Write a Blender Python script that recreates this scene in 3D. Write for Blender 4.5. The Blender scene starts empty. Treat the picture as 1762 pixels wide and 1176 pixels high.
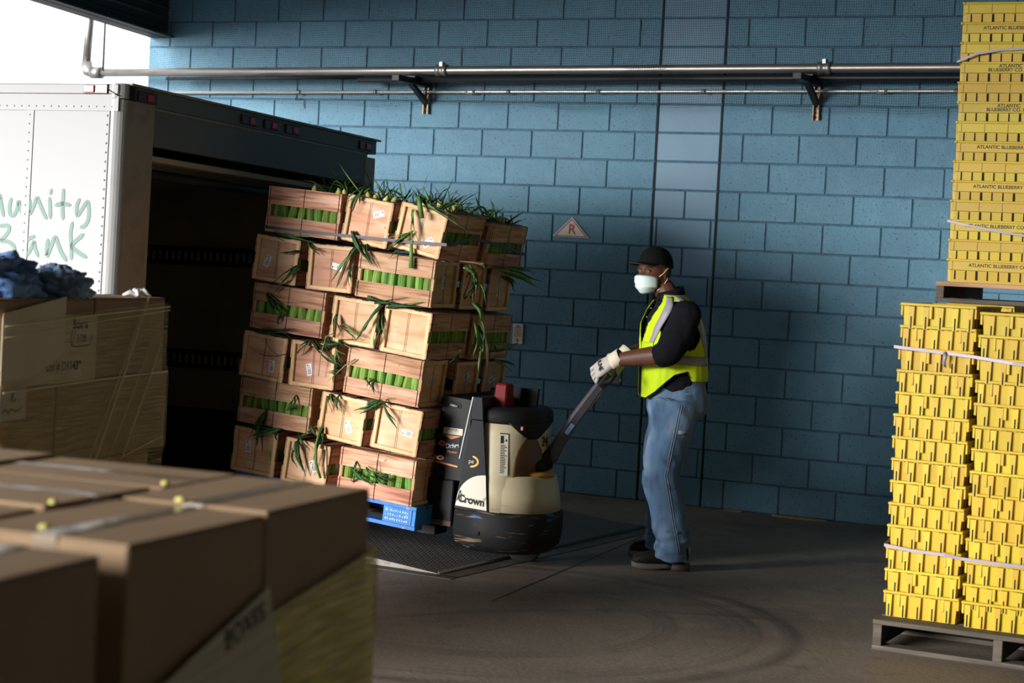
import bpy, bmesh, math, random
from mathutils import Vector, Matrix, Euler, noise as mnoise
random.seed(7)
SC = bpy.context.scene
COL = SC.collection
PI = math.pi
R = math.radians

# ------------------------------------------------------------------ camera, sky, exposure
cd = bpy.data.cameras.new('camera')
cam = bpy.data.objects.new('camera', cd)
COL.objects.link(cam)
right = Vector((0.90446575, 0.42331268, 0.05242212))
down = Vector((0.0648762, -0.01505406, -0.99777976))
fwd = Vector((-0.42158366, 0.90585857, -0.0410788))
cam.matrix_world = Matrix(((right.x, -down.x, -fwd.x, 6.861), (right.y, -down.y, -fwd.y, -12.72),
                           (right.z, -down.z, -fwd.z, 1.654), (0, 0, 0, 1)))
cd.sensor_width = 36.0
cd.lens = 66.65
cd.clip_start = 0.05
cd.clip_end = 300
cd.dof.use_dof = True
cd.dof.focus_distance = 10.3
cd.dof.aperture_fstop = 3.4
SC.camera = cam

world = bpy.data.worlds.new('overcast_sky')
SC.world = world
world.use_nodes = True
wn = world.node_tree.nodes
wn['Background'].inputs['Color'].default_value = (0.94, 0.97, 1.0, 1)
wn['Background'].inputs['Strength'].default_value = 1.0
SC.view_settings.view_transform = 'Standard'
SC.view_settings.look = 'None'
SC.view_settings.gamma = 1.0
SC.view_settings.use_curve_mapping = False
SC.view_settings.exposure = 1.1

# low bright cloud on the open left side of the dock: a very soft sun
sd = bpy.data.lights.new('veiled_sun', 'SUN')
sd.energy = 4.3
sd.angle = math.radians(26)
sd.color = (1.0, 0.97, 0.93)
sun = bpy.data.objects.new('veiled_sun', sd)
COL.objects.link(sun)
sun.rotation_euler = Vector((-0.41, -0.89, 0.19)).to_track_quat('Z', 'Y').to_euler()

# ------------------------------------------------------------------ materials
MATS = {}


def mat(name, col, rough=0.6, metal=0.0, spec=0.5, layers=(), bump=None, rnd=0.0, hue=0.0, coord='object',
        alpha=1.0, emit=0.0):
    """layers: (colour, noise scale or (sx,sy,sz), low, high, strength[, detail])"""
    if name in MATS:
        return MATS[name]
    m = bpy.data.materials.new(name)
    m.use_nodes = True
    nt = m.node_tree
    N, Lk = nt.nodes, nt.links
    bs = N['Principled BSDF']
    bs.inputs['Roughness'].default_value = rough
    bs.inputs['Metallic'].default_value = metal
    bs.inputs['Specular IOR Level'].default_value = spec
    bs.inputs['Alpha'].default_value = alpha
    if coord == 'world':
        src = N.new('ShaderNodeNewGeometry').outputs['Position']
    else:
        src = N.new('ShaderNodeTexCoord').outputs['Object']
    oi = N.new('ShaderNodeObjectInfo')
    if coord == 'object' and rnd >= 0:
        add = N.new('ShaderNodeVectorMath')
        add.operation = 'MULTIPLY_ADD'
        comb = N.new('ShaderNodeCombineXYZ')
        for i in range(3):
            Lk.new(oi.outputs['Random'], comb.inputs[i])
        Lk.new(comb.outputs[0], add.inputs[0])
        add.inputs[1].default_value = (37.0, 17.0, 23.0)
        Lk.new(src, add.inputs[2])
        src = add.outputs[0]

    def noise(scale, detail=3.0):
        mp = N.new('ShaderNodeMapping')
        s = scale if isinstance(scale, (tuple, list)) else (scale,) * 3
        mp.inputs['Scale'].default_value = s
        Lk.new(src, mp.inputs['Vector'])
        n = N.new('ShaderNodeTexNoise')
        n.inputs['Scale'].default_value = 1.0
        n.inputs['Detail'].default_value = detail
        Lk.new(mp.outputs[0], n.inputs['Vector'])
        return n.outputs['Fac']
    rgb = N.new('ShaderNodeRGB')
    rgb.outputs[0].default_value = (*col, 1)
    cur = rgb.outputs[0]
    for ly in layers:
        c2, sc_, lo, hi, st = ly[:5]
        f = noise(sc_, ly[5] if len(ly) > 5 else 3.0)
        mr = N.new('ShaderNodeMapRange')
        mr.inputs['From Min'].default_value = lo
        mr.inputs['From Max'].default_value = hi
        mr.inputs['To Max'].default_value = st
        Lk.new(f, mr.inputs['Value'])
        mx = N.new('ShaderNodeMix')
        mx.data_type = 'RGBA'
        Lk.new(mr.outputs[0], mx.inputs['Factor'])
        Lk.new(cur, mx.inputs['A'])
        mx.inputs['B'].default_value = (*c2, 1)
        cur = mx.outputs['Result']
    if rnd > 0 or hue > 0:
        hs = N.new('ShaderNodeHueSaturation')
        mr = N.new('ShaderNodeMapRange')
        mr.inputs['To Min'].default_value = 1 - rnd
        mr.inputs['To Max'].default_value = 1 + rnd
        Lk.new(oi.outputs['Random'], mr.inputs['Value'])
        Lk.new(mr.outputs[0], hs.inputs['Value'])
        if hue > 0:
            mul = N.new('ShaderNodeMath')
            mul.operation = 'MULTIPLY'
            mul.inputs[1].default_value = 7.31
            Lk.new(oi.outputs['Random'], mul.inputs[0])
            fr = N.new('ShaderNodeMath')
            fr.operation = 'FRACT'
            Lk.new(mul.outputs[0], fr.inputs[0])
            m2 = N.new('ShaderNodeMapRange')
            m2.inputs['To Min'].default_value = 0.5 - hue
            m2.inputs['To Max'].default_value = 0.5 + hue
            Lk.new(fr.outputs[0], m2.inputs['Value'])
            Lk.new(m2.outputs[0], hs.inputs['Hue'])
        Lk.new(cur, hs.inputs['Color'])
        cur = hs.outputs['Color']
    Lk.new(cur, bs.inputs['Base Color'])
    if bump:
        f = noise(bump[0], bump[2] if len(bump) > 2 else 3.0)
        b = N.new('ShaderNodeBump')
        b.inputs['Strength'].default_value = bump[1]
        b.inputs['Distance'].default_value = 0.01
        Lk.new(f, b.inputs['Height'])
        Lk.new(b.outputs[0], bs.inputs['Normal'])
    if emit:
        bs.inputs['Emission Color'].default_value = (*col, 1)
        bs.inputs['Emission Strength'].default_value = emit
    MATS[name] = m
    return m


# ------------------------------------------------------------------ mesh building
class MB:
    def __init__(s):
        s.v, s.f, s.m, s.sm = [], [], [], []

    def add(s, vs, fs, m=0, smooth=False, M=None):
        b = len(s.v)
        for p in vs:
            p = Vector(p)
            s.v.append(tuple(M @ p if M is not None else p))
        for f in fs:
            s.f.append(tuple(i + b for i in f))
            s.m.append(m)
            s.sm.append(smooth)
        return s

    def box(s, x0, y0, z0, x1, y1, z1, m=0, M=None, b=0.0):
        if b <= 0:
            vs = [(x, y, z) for x in (x0, x1) for y in (y0, y1) for z in (z0, z1)]
            fs = [(0, 1, 3, 2), (4, 6, 7, 5), (0, 4, 5, 1), (2, 3, 7, 6), (0, 2, 6, 4), (1, 5, 7, 3)]
            return s.add(vs, fs, m, False, M)
        vs, idx = [], {}
        for i, x in enumerate((x0, x1)):
            for j, y in enumerate((y0, y1)):
                for k, z in enumerate((z0, z1)):
                    sx, sy, sz = (b if i == 0 else -b), (b if j == 0 else -b), (b if k == 0 else -b)
                    for a, p in enumerate(((x, y + sy, z + sz), (x + sx, y, z + sz), (x + sx, y + sy, z))):
                        idx[i, j, k, a] = len(vs)
                        vs.append(p)
        fs = []
        for i in (0, 1):
            q = [idx[i, 0, 0, 0], idx[i, 0, 1, 0], idx[i, 1, 1, 0], idx[i, 1, 0, 0]]
            fs.append(q if i == 0 else q[::-1])
            q = [idx[0, i, 0, 1], idx[1, i, 0, 1], idx[1, i, 1, 1], idx[0, i, 1, 1]]
            fs.append(q if i == 0 else q[::-1])
            q = [idx[0, 0, i, 2], idx[0, 1, i, 2], idx[1, 1, i, 2], idx[1, 0, i, 2]]
            fs.append(q if i == 0 else q[::-1])
        for j in (0, 1):
            for k in (0, 1):
                fs.append([idx[0, j, k, 1], idx[1, j, k, 1], idx[1, j, k, 2], idx[0, j, k, 2]])
                fs.append([idx[j, 0, k, 0], idx[j, 1, k, 0], idx[j, 1, k, 2], idx[j, 0, k, 2]])
                fs.append([idx[j, k, 0, 0], idx[j, k, 1, 0], idx[j, k, 1, 1], idx[j, k, 0, 1]])
        for i in (0, 1):
            for j in (0, 1):
                for k in (0, 1):
                    fs.append([idx[i, j, k, 0], idx[i, j, k, 1], idx[i, j, k, 2]])
        return s.add(vs, fs, m, False, M)

    def loft(s, rings, m=0, cap=True, smooth=True, closed=True, M=None):
        n = len(rings[0])
        vs = [p for r in rings for p in r]
        fs = []
        for a in range(len(rings) - 1):
            for i in range(n if closed else n - 1):
                j = (i + 1) % n
                fs.append((a * n + i, a * n + j, (a + 1) * n + j, (a + 1) * n + i))
        if cap and closed:
            fs.append(tuple(range(n))[::-1])
            fs.append(tuple((len(rings) - 1) * n + i for i in range(n)))
        return s.add(vs, fs, m, smooth, M)

    def tube(s, pts, r, n=8, m=0, smooth=True, M=None, up=None, flat=1.0):
        pts = [Vector(p) for p in pts]
        rr = r if isinstance(r, (list, tuple)) else [r] * len(pts)
        rings = []
        u = None
        for i, p in enumerate(pts):
            t = (pts[min(i + 1, len(pts) - 1)] - pts[max(i - 1, 0)]).normalized()
            if u is None:
                a = Vector(up) if up is not None else (Vector((0, 0, 1)) if abs(t.z) < 0.9 else Vector((1, 0, 0)))
                u = (a - t * a.dot(t)).normalized()
            else:
                u = (u - t * u.dot(t)).normalized()
            w = t.cross(u)
            rings.append([p + (u * math.cos(2 * PI * k / n) * flat + w * math.sin(2 * PI * k / n)) * rr[i] for k in range(n)])
        return s.loft(rings, m, True, smooth, True, M)

    def cyl(s, p0, p1, r, n=16, m=0, M=None, r1=None, smooth=True):
        return s.tube([p0, p1], [r, r if r1 is None else r1], n, m, smooth, M)

    def prism(s, poly, d0, d1, axis='y', m=0, M=None, smooth=False):
        def p3(a, b, d):
            return {'x': (d, a, b), 'y': (a, d, b), 'z': (a, b, d)}[axis]
        n = len(poly)
        vs = [p3(a, b, d0) for a, b in poly] + [p3(a, b, d1) for a, b in poly]
        fs = [tuple(range(n)), tuple(range(2 * n - 1, n - 1, -1))]
        for i in range(n):
            j = (i + 1) % n
            fs.append((i, i + n, j + n, j))
        return s.add(vs, fs, m, smooth, M)

    def lathe(s, prof, n=16, m=0, M=None, smooth=True):
        rings = [[(r * math.cos(2 * PI * k / n), r * math.sin(2 * PI * k / n), z) for k in range(n)] for r, z in prof]
        return s.loft(rings, m, True, smooth, True, M)

    def stroke(s, pts, w, m=0, M=None, t=0.0006, cap=True):
        """flat pen stroke in the local xy plane, with a hair of thickness"""
        pts = [Vector((p[0], p[1], 0)) for p in pts]
        if len(pts) > 2:                       # smooth the polyline
            out = []
            for i in range(len(pts) - 1):
                p0, p1, p2, p3 = pts[max(i - 1, 0)], pts[i], pts[i + 1], pts[min(i + 2, len(pts) - 1)]
                for k in range(4):
                    q = k / 4
                    out.append(0.5 * ((2 * p1) + (p2 - p0) * q + (2 * p0 - 5 * p1 + 4 * p2 - p3) * q * q + (3 * p1 - p0 - 3 * p2 + p3) * q ** 3))
            out.append(pts[-1])
            pts = out
        L_, R_ = [], []
        for i, p in enumerate(pts):
            t_ = (pts[min(i + 1, len(pts) - 1)] - pts[max(i - 1, 0)]).normalized()
            nrm = Vector((-t_.y, t_.x, 0)) * (w / 2)
            e = 0.72 if i in (0, len(pts) - 1) else 1.0
            L_.append(p + nrm * e)
            R_.append(p - nrm * e)
        if cap:
            a = (pts[0] - pts[1]).normalized() * w * 0.35
            b = (pts[-1] - pts[-2]).normalized() * w * 0.35
            L_ = [pts[0] + a + (L_[0] - pts[0]) * 0.5] + L_ + [pts[-1] + b + (L_[-1] - pts[-1]) * 0.5]
            R_ = [pts[0] + a + (R_[0] - pts[0]) * 0.5] + R_ + [pts[-1] + b + (R_[-1] - pts[-1]) * 0.5]
        n = len(L_)
        vs = [(p.x, p.y, t) for p in L_] + [(p.x, p.y, t) for p in R_]
        fs = [(i, i + n, i + n + 1, i + 1) for i in range(n - 1)]
        return s.add(vs, fs, m, False, M)

    def mesh(s, name, mats):
        me = bpy.data.meshes.new(name)
        me.from_pydata(s.v, [], s.f)
        for mm in (mats if isinstance(mats, (list, tuple)) else [mats]):
            me.materials.append(mm)
        me.polygons.foreach_set('material_index', s.m)
        me.polygons.foreach_set('use_smooth', s.sm)
        bm = bmesh.new()
        bm.from_mesh(me)
        bmesh.ops.recalc_face_normals(bm, faces=bm.faces)
        bm.to_mesh(me)
        bm.free()
        me.update()
        return me

    def build(s, name, mats, parent=None, M=None, **kw):
        return link(name, s.mesh(name, mats), parent, M, **kw)


def link(name, me, parent=None, M=None, label=None, cat=None, group=None, kind=None):
    o = bpy.data.objects.new(name, me)
    COL.objects.link(o)
    if parent is not None:
        o.parent = parent
    if M is not None:
        o.matrix_basis = M
    tag(o, label, cat, group, kind)
    return o


def tag(o, label=None, cat=None, group=None, kind=None):
    for k, v in (('label', label), ('category', cat), ('group', group), ('kind', kind)):
        if v:
            o[k] = v
    return o


def thing(name, label, cat, M=None, group=None):
    return link(name, None, None, M, label, cat, group)


KIDS = {}


def dup(o, M, label, group=None, name=None):
    c = o.copy()
    COL.objects.link(c)
    c.matrix_basis = M
    c['label'] = label
    if group:
        c['group'] = group
    for ch in o.children:
        d = ch.copy()
        COL.objects.link(d)
        d.parent = c
        for g in ch.children:
            e = g.copy()
            COL.objects.link(e)
            e.parent = d
    return c


def T(x, y, z):
    return Matrix.Translation((x, y, z))


def RX(a):
    return Matrix.Rotation(R(a), 4, 'X')


def RY(a):
    return Matrix.Rotation(R(a), 4, 'Y')


def RZ(a):
    return Matrix.Rotation(R(a), 4, 'Z')


TXT = {}


def text_mesh(s, size, m, align='CENTER', ext=0.0, bold=0.0, space=1.0):
    key = (s, size, m.name, align, bold, space)
    if key in TXT:
        return TXT[key]
    cu = bpy.data.curves.new('lettering', 'FONT')
    cu.body = s
    cu.size = size
    cu.align_x = align
    cu.align_y = 'CENTER'
    cu.extrude = ext
    cu.offset = bold
    cu.space_character = space
    ob = bpy.data.objects.new('lettering', cu)
    COL.objects.link(ob)
    dg = bpy.context.evaluated_depsgraph_get()
    me = bpy.data.meshes.new_from_object(ob.evaluated_get(dg))
    bpy.data.objects.remove(ob)
    bpy.data.curves.remove(cu)
    me.materials.clear()
    me.materials.append(m)
    TXT[key] = me
    return me


# a frame whose local xy plane faces -Y of the world (for print on fronts) or +X
FACE_FRONT = RX(90)
FACE_RIGHT = RZ(90) @ RX(90)
# ------------------------------------------------------------------ the setting
BLUE = (0.080, 0.222, 0.318)
m_block = mat('painted_block', BLUE, 0.55, layers=[((0.055, 0.15, 0.25), 2.2, 0.35, 0.75, 0.55), ((0.14, 0.30, 0.43), 9.0, 0.5, 0.8, 0.35),
              ((0.012, 0.03, 0.045), 58.0, 0.61, 0.70, 0.72, 2.0), ((0.02, 0.03, 0.04), 1.3, 0.68, 0.86, 0.45, 6.0)],
              bump=(90.0, 0.55, 4.0), rnd=0.07, coord='world')
m_block_smooth = mat('painted_block_smooth', (0.082, 0.205, 0.315), 0.5, layers=[((0.055, 0.15, 0.25), 3.0, 0.4, 0.75, 0.5),
                     ((0.02, 0.03, 0.05), 24.0, 0.72, 0.76, 0.7, 2.0)], bump=(60.0, 0.12), rnd=0.05, coord='world')
m_mortar = mat('painted_mortar', (0.05, 0.13, 0.205), 0.7, layers=[((0.015, 0.03, 0.045), 14.0, 0.45, 0.7, 0.7)], coord='world')
m_seam = mat('black_joint_sealant', (0.006, 0.007, 0.008), 0.8)

wall = MB().box(-2.44, 0.009, -1.25, 9.2, 0.3, 4.4).build('wall_back', m_mortar, kind='structure')
BW, BH, G = 0.4064, 0.2032, 0.0045
S1, S2 = 1.995, 2.477          # two full-height control joints
stuff = MB()
cache = {}


def seen(xa, xb, za, zb):
    if za < -0.01 or zb > 4.0 or xb > 4.35:
        return False
    if xb < -0.25 and zb < 2.55:
        return False
    if xb < 0.9 and zb < 1.8:
        return False
    if xa > 3.75 and zb < 1.65:
        return False
    return True


nb = 0
for j in range(-6, 21):
    off = 0.0 if j % 2 else 0.5
    xs = {round(-2.44, 4)}
    k = -7
    while True:
        x = (k + off) * BW
        k += 1
        if x > 9.2:
            break
        if x > -2.40 and not (j >= 11 and S1 - 0.02 < x < S2 + 0.02) and abs(x - S1) > 0.03 and abs(x - S2) > 0.03:
            xs.add(round(x, 4))
    xs |= {S1, S2}
    xs = sorted(xs)
    for xa, xb in zip(xs, xs[1:]):
        ga = 0.008 if xa in (S1, S2) else G
        gb = 0.008 if xb in (S1, S2) else G
        w = xb - xa - ga - gb
        pro = random.uniform(-0.0012, 0.0012)
        za = j * BH + G
        sm = S1 - 0.01 <= xa and xb <= S2 + 0.01
        if seen(xa, xb, j * BH, (j + 1) * BH):
            key = (round(w, 3), sm)
            if key not in cache:
                cache[key] = MB().box(0, 0, 0, w, 0.02, BH - 2 * G, b=0.0045).mesh('block', m_block_smooth if sm else m_block)
            link('block', cache[key], wall, T(xa + ga, pro, za))
            nb += 1
        else:
            stuff.box(xa + ga, pro, za, xa + ga + w, 0.02, za + BH - 2 * G)
stuff.build('block', m_block, wall, kind='stuff')
print('wall blocks', nb)
sj = MB()
sj.box(S1 - 0.006, 0.004, 0, S1 + 0.006, 0.012, 4.3)
sj.box(S2 - 0.006, 0.004, 0, S2 + 0.006, 0.012, 4.3)
sj.build('sealant_joint', m_seam, wall)

# floor slab of the dock (ends at the dock edge), ground outside
m_floor = mat('dock_concrete', (0.19, 0.155, 0.125), 0.62, spec=0.35, layers=[((0.085, 0.07, 0.058), 0.9, 0.4, 0.72, 0.75, 5.0),
              ((0.28, 0.24, 0.20), 3.2, 0.52, 0.78, 0.5, 5.0), ((0.045, 0.039, 0.034), 7.0, 0.58, 0.75, 0.55, 6.0), ((0.32, 0.28, 0.23), 45.0, 0.6, 0.72, 0.35)],
              bump=(38.0, 0.25, 5.0), coord='world')


def tyre_marks(m):
    """curved rubber marks: bands of constant distance from a turning centre, broken up by noise"""
    nt = m.node_tree
    N, Lk = nt.nodes, nt.links
    bs = N['Principled BSDF']
    src = bs.inputs['Base Color'].links[0].from_socket
    geo = N.new('ShaderNodeNewGeometry')
    for (cx, cy, r0, r1, freq) in ((3.05, -4.75, 0.55, 1.9, 5.2), (4.9, -6.2, 2.2, 3.4, 4.0)):
        d = N.new('ShaderNodeVectorMath')
        d.operation = 'DISTANCE'
        Lk.new(geo.outputs['Position'], d.inputs[0])
        d.inputs[1].default_value = (cx, cy, 0)
        nz = N.new('ShaderNodeTexNoise')
        nz.noise_dimensions = '1D'
        nz.inputs['Scale'].default_value = freq
        nz.inputs['Detail'].default_value = 4
        Lk.new(d.outputs['Value'], nz.inputs['W'])
        mr = N.new('ShaderNodeMapRange')
        mr.inputs['From Min'].default_value = 0.5
        mr.inputs['From Max'].default_value = 0.68
        Lk.new(nz.outputs['Fac'], mr.inputs['Value'])
        lim = N.new('ShaderNodeMapRange')
        lim.interpolation_type = 'SMOOTHSTEP'
        lim.inputs['From Min'].default_value = r1
        lim.inputs['From Max'].default_value = r1 - 0.4
        Lk.new(d.outputs['Value'], lim.inputs['Value'])
        lim2 = N.new('ShaderNodeMapRange')
        lim2.interpolation_type = 'SMOOTHSTEP'
        lim2.inputs['From Min'].default_value = r0
        lim2.inputs['From Max'].default_value = r0 + 0.3
        Lk.new(d.outputs['Value'], lim2.inputs['Value'])
        n2 = N.new('ShaderNodeTexNoise')
        n2.inputs['Scale'].default_value = 1.6
        n2.inputs['Detail'].default_value = 4
        Lk.new(geo.outputs['Position'], n2.inputs['Vector'])
        m3 = N.new('ShaderNodeMapRange')
        m3.inputs['From Min'].default_value = 0.35
        m3.inputs['From Max'].default_value = 0.62
        m3.inputs['To Max'].default_value = 0.72
        Lk.new(n2.outputs['Fac'], m3.inputs['Value'])
        cur = mr.outputs[0]
        for o in (lim.outputs[0], lim2.outputs[0], m3.outputs[0]):
            mu = N.new('ShaderNodeMath')
            mu.operation = 'MULTIPLY'
            Lk.new(cur, mu.inputs[0])
            Lk.new(o, mu.inputs[1])
            cur = mu.outputs[0]
        mx = N.new('ShaderNodeMix')
        mx.data_type = 'RGBA'
        Lk.new(cur, mx.inputs['Factor'])
        Lk.new(src, mx.inputs['A'])
        mx.inputs['B'].default_value = (0.028, 0.026, 0.025, 1)
        src = mx.outputs['Result']
    Lk.new(src, bs.inputs['Base Color'])


tyre_marks(m_floor)
fl = MB()
fl.prism([(0.82, -16), (9.2, -16), (9.2, 0.0), (0.82, 0.0)], -0.35, 0.0, 'z')
floor = fl.build('floor', m_floor, kind='structure')
mj = MB()
# saw-cut control joint in front of the leveler
d = Vector((2.806 - 2.949, -2.85 + 4.397, 0)).normalized()
nrm = Vector((-d.y, d.x, 0)) * 0.005
a, b = Vector((2.949, -4.397, 0.0012)), Vector((2.60, -0.62, 0.0012))
mj.add([a - nrm, a + nrm, b + nrm, b - nrm], [(0, 1, 2, 3)])
mj.build('saw_cut', m_seam, floor)
m_ground = mat('yard_asphalt', (0.22, 0.22, 0.22), 0.9, layers=[((0.14, 0.14, 0.14), 2.0, 0.4, 0.7, 0.6)], coord='world')
MB().box(-40, -40, -1.6, 0.6, 12, -1.2).build('ground', m_ground, kind='structure')
m_dockface = mat('dock_face_concrete', (0.12, 0.11, 0.10), 0.9, layers=[((0.05, 0.05, 0.05), 3.0, 0.4, 0.7, 0.7)], coord='world')
MB().box(0.6, -16, -1.3, 0.82, 0.0, -0.001).build('wall_dock_edge', m_dockface, kind='structure')

# roof over the dock, its steel fascia on the left, far walls behind the camera
m_roof = mat('dark_roof_deck', (0.07, 0.07, 0.075), 0.8)
MB().box(-2.25, -16, 4.2, 9.2, 0.3, 4.4).build('ceiling', m_roof, kind='structure')  # unseen camera end cut short so the low sun gets under
m_side = mat('dark_wall_paint', (0.05, 0.085, 0.11), 0.8)  # plain dark blue for the wall behind the camera
m_sider = mat('bounce_wall_paint', (0.55, 0.52, 0.45), 0.8)  # unseen wall, made pale to bounce fill light onto right-facing sides
MB().box(9.2, -16, -1.25, 9.4, 0.3, 4.4).build('wall_right', m_sider, kind='structure')
MB().box(2.6, -16.2, -1.25, 9.4, -16, 4.4).build('wall_front', m_side, kind='structure')  # unseen; left end placed to set how much daylight enters
m_steel_dk = mat('dark_rusty_steel', (0.022, 0.02, 0.02), 0.6, layers=[((0.06, 0.035, 0.02), 12.0, 0.55, 0.75, 0.6)], coord='world')
fa = MB()
SL = 0.066                     # the fascia rises slightly away from the wall
def zb(y): return 3.325 - SL * y
fa.add([(-2.30, -0.004, zb(0)), (-2.30, -16.0, zb(-13)), (-2.30, -23.8, 4.3), (-2.30, -0.004, 4.3),
        (-2.26, -0.004, zb(0)), (-2.26, -16.0, zb(-13)), (-2.26, -23.8, 4.3), (-2.26, -0.004, 4.3)],
       [(0, 1, 2, 3), (4, 7, 6, 5), (0, 4, 5, 1), (3, 2, 6, 7), (0, 3, 7, 4), (1, 5, 6, 2)])
fa.add([(-2.42, -0.004, zb(0)), (-2.42, -16.0, zb(-13)), (-2.2, -16.0, zb(-13)), (-2.2, -0.004, zb(0)),
        (-2.42, -0.004, zb(0) + .015), (-2.42, -16.0, zb(-13) + .015), (-2.2, -16.0, zb(-13) + .015), (-2.2, -0.004, zb(0) + .015)],
       [(0, 1, 2, 3), (4, 7, 6, 5), (0, 4, 5, 1), (3, 2, 6, 7), (0, 3, 7, 4), (1, 5, 6, 2)])
trim = fa.build('trim_1', m_steel_dk, kind='structure')
ribs = MB()
for k in range(11):            # rolled ribs of the fascia sheet
    z = 0.06 + k * 0.08
    ribs.add([(-2.262, -0.01, zb(0) + z), (-2.262, -15.9, zb(-13) + z), (-2.245, -15.9, zb(-13) + z + .02), (-2.245, -0.01, zb(0) + z + .02),
              (-2.262, -0.01, zb(0) + z + .04), (-2.262, -15.9, zb(-13) + z + .04)], [(0, 1, 2, 3), (3, 2, 5, 4)])
ribs.build('sheet_rib', m_steel_dk, trim, kind='stuff')

# ------------------------------------------------------------------ pipes on the wall
m_galv = mat('galvanised_pipe', (0.30, 0.285, 0.27), 0.38, 0.75, layers=[((0.09, 0.08, 0.07), (3, 30, 30), 0.5, 0.75, 0.5)], coord='world')
m_blackpipe = mat('black_iron', (0.010, 0.010, 0.011), 0.5, 0.2)
m_conduit = mat('bright_conduit', (0.62, 0.59, 0.54), 0.35, 0.7)
m_strut = mat('perforated_strut', (0.48, 0.37, 0.24), 0.55, 0.4, layers=[((0.12, 0.05, 0.02), 18.0, 0.5, 0.66, 0.85)], coord='world')
pipe = thing('steel_pipe', 'thick grey steel pipe running along the top of the blue block wall', 'pipe', T(0, 0, 0))
p = MB()
za, zb_ = 3.026, 3.086
def zp(x): return za + (zb_ - za) * (x + 2.04) / 6.0
p.tube([(-2.78, -0.22, zp(-2.78)), (0.3, -0.22, zp(0.3)), (4.0, -0.22, zp(4)), (9.1, -0.22, zp(9.1))], 0.032, 16)
p.build('pipe_run', m_galv, pipe)
p = MB()
p.lathe([(0.02, -.05), (.047, -.05), (.047, .05), (.02, .05)], 16, M=T(-2.78, -.22, zp(-2.78)) @ RY(90))
p.tube([(-2.80, -.22, zp(-2.8)), (-2.87, -.22, zp(-2.8) + .015), (-2.89, -.22, zp(-2.8) + .08)], 0.047, 14)
p.build('elbow', m_galv, pipe)
MB().tube([(-2.89, -.22, zp(-2.8) + .05), (-2.86, -.22, 3.7)], 0.034, 14).build('riser', m_galv, pipe)
for x in (0.36, 3.26):
    p = MB()
    p.lathe([(0.03, -.045), (.044, -.045), (.044, -.02), (.038, -.01), (.038, .01), (.044, .02), (.044, .045), (.03, .045)], 16, M=T(x, -.22, zp(x)) @ RY(90))
    p.box(x - .012, -.25, zp(x) + .03, x + .012, -.19, zp(x) + .06)
    p.build('coupling', m_galv, pipe)
bp = MB()
bp.tube([(-0.35, -0.215, zp(-.35) - .066), (4, -0.215, zp(4) - .066), (9.1, -0.215, zp(9.1) - .066)], 0.021, 12)
bp.tube([(-2.1, -0.215, zp(-2.1) - .05), (-0.3, -0.215, zp(-.3) - .05)], 0.012, 10)
bp.build('iron_line', m_blackpipe, label='black iron line tucked directly under the thick grey pipe', cat='pipe')
cdt = thing('conduit', 'thin bright metal conduit below the thick grey pipe on the wall', 'pipe', T(0, 0, 0))
p = MB()
def zc(x): return 2.889 + (2.949 - 2.889) * (x + 1.583) / 5.52
p.tube([(-2.38, -.05, zc(-2.38)), (1, -.05, zc(1)), (4, -.05, zc(4)), (9.1, -.05, zc(9.1))], 0.0115, 10)
p.build('conduit_run', m_conduit, cdt)
for x in (-0.97, -0.29, 0.14, 0.83, 1.55, 2.35, 3.12, 4.12):
    MB().lathe([(0.01, -.014), (.017, -.014), (.017, .014), (.01, .014)], 10, M=T(x, -.05, zc(x)) @ RY(90)).build('clip', m_galv, cdt)
for x in (0.52, 3.62):
    MB().lathe([(0.011, -.035), (.018, -.035), (.016, -.01), (.016, .01), (.018, .035), (.011, .035)], 12, M=T(x, -.05, zc(x)) @ RY(90)).build('coupling', m_conduit, cdt)
for x, which in ((0.135, 'left'), (3.16, 'right')):
    br = thing('pipe_bracket', f'rusty perforated strut bracket carrying the pipes, the {which} one of the pair', 'bracket', T(x, 0, 0))
    p = MB()
    zt = zp(x) - 0.055
    p.box(-.022, -.035, 2.745, -.016, 0.0, zt + .02)
    p.box(.016, -.035, 2.745, .022, 0.0, zt + .02)
    p.box(-.022, -.006, 2.745, .022, 0.0, zt + .02)
    p.build('wall_strut', m_strut, br)
    h = MB()
    for k in range(9):
        z = 2.76 + k * 0.03
        h.box(-.011, -.0075, z, -.003, -.0055, z + .014)
        h.box(.004, -.0075, z, .012, -.0055, z + .014)
        h.box(-.0235, -.026, z, -.0215, -.012, z + .014)
    h.build('slot_hole', m_seam, br, kind='stuff')
    p = MB()
    p.box(-.03, -.52, zt - .05, .03, -.01, zt - .005, b=.003)
    p.box(-.045, -.30, zt - .005, .045, -.14, zt + .012, b=.003)
    p.build('arm', m_blackpipe, br)
    p = MB()
    p.add([(-.02, -.01, zt - .19), (.02, -.01, zt - .19), (.02, -.30, zt - .05), (-.02, -.30, zt - .05),
           (-.02, -.01, zt - .15), (.02, -.01, zt - .15), (.02, -.24, zt - .05), (-.02, -.24, zt - .05)],
          [(0, 1, 2, 3), (4, 7, 6, 5), (0, 4, 5, 1), (3, 2, 6, 7), (0, 3, 7, 4), (1, 5, 6, 2)])
    p.build('gusset', m_blackpipe, br)

# wall hook wires under the conduit
for i, x in enumerate((-0.98,)):
    MB().tube([(x, -.055, zc(x) - .01), (x - .03, -.03, zc(x) - .06), (x - .01, -.012, zc(x) - .05), (x + .035, -.01, zc(x) - .055), (x + .04, -.008, zc(x) - .12)], .003, 6).build(
        'wire_hook', m_blackpipe, label='short bent wire hanging below the conduit above the truck', cat='wire')

# thin pole beyond the wall end
MB().tube([(-2.62, -.35, 3.02), (-2.62, -.35, 3.6)], .008, 8).build('thin_rod', m_steel_dk, label='thin dark rod hanging from the roof edge beside the pipe elbow', cat='rod')

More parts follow.
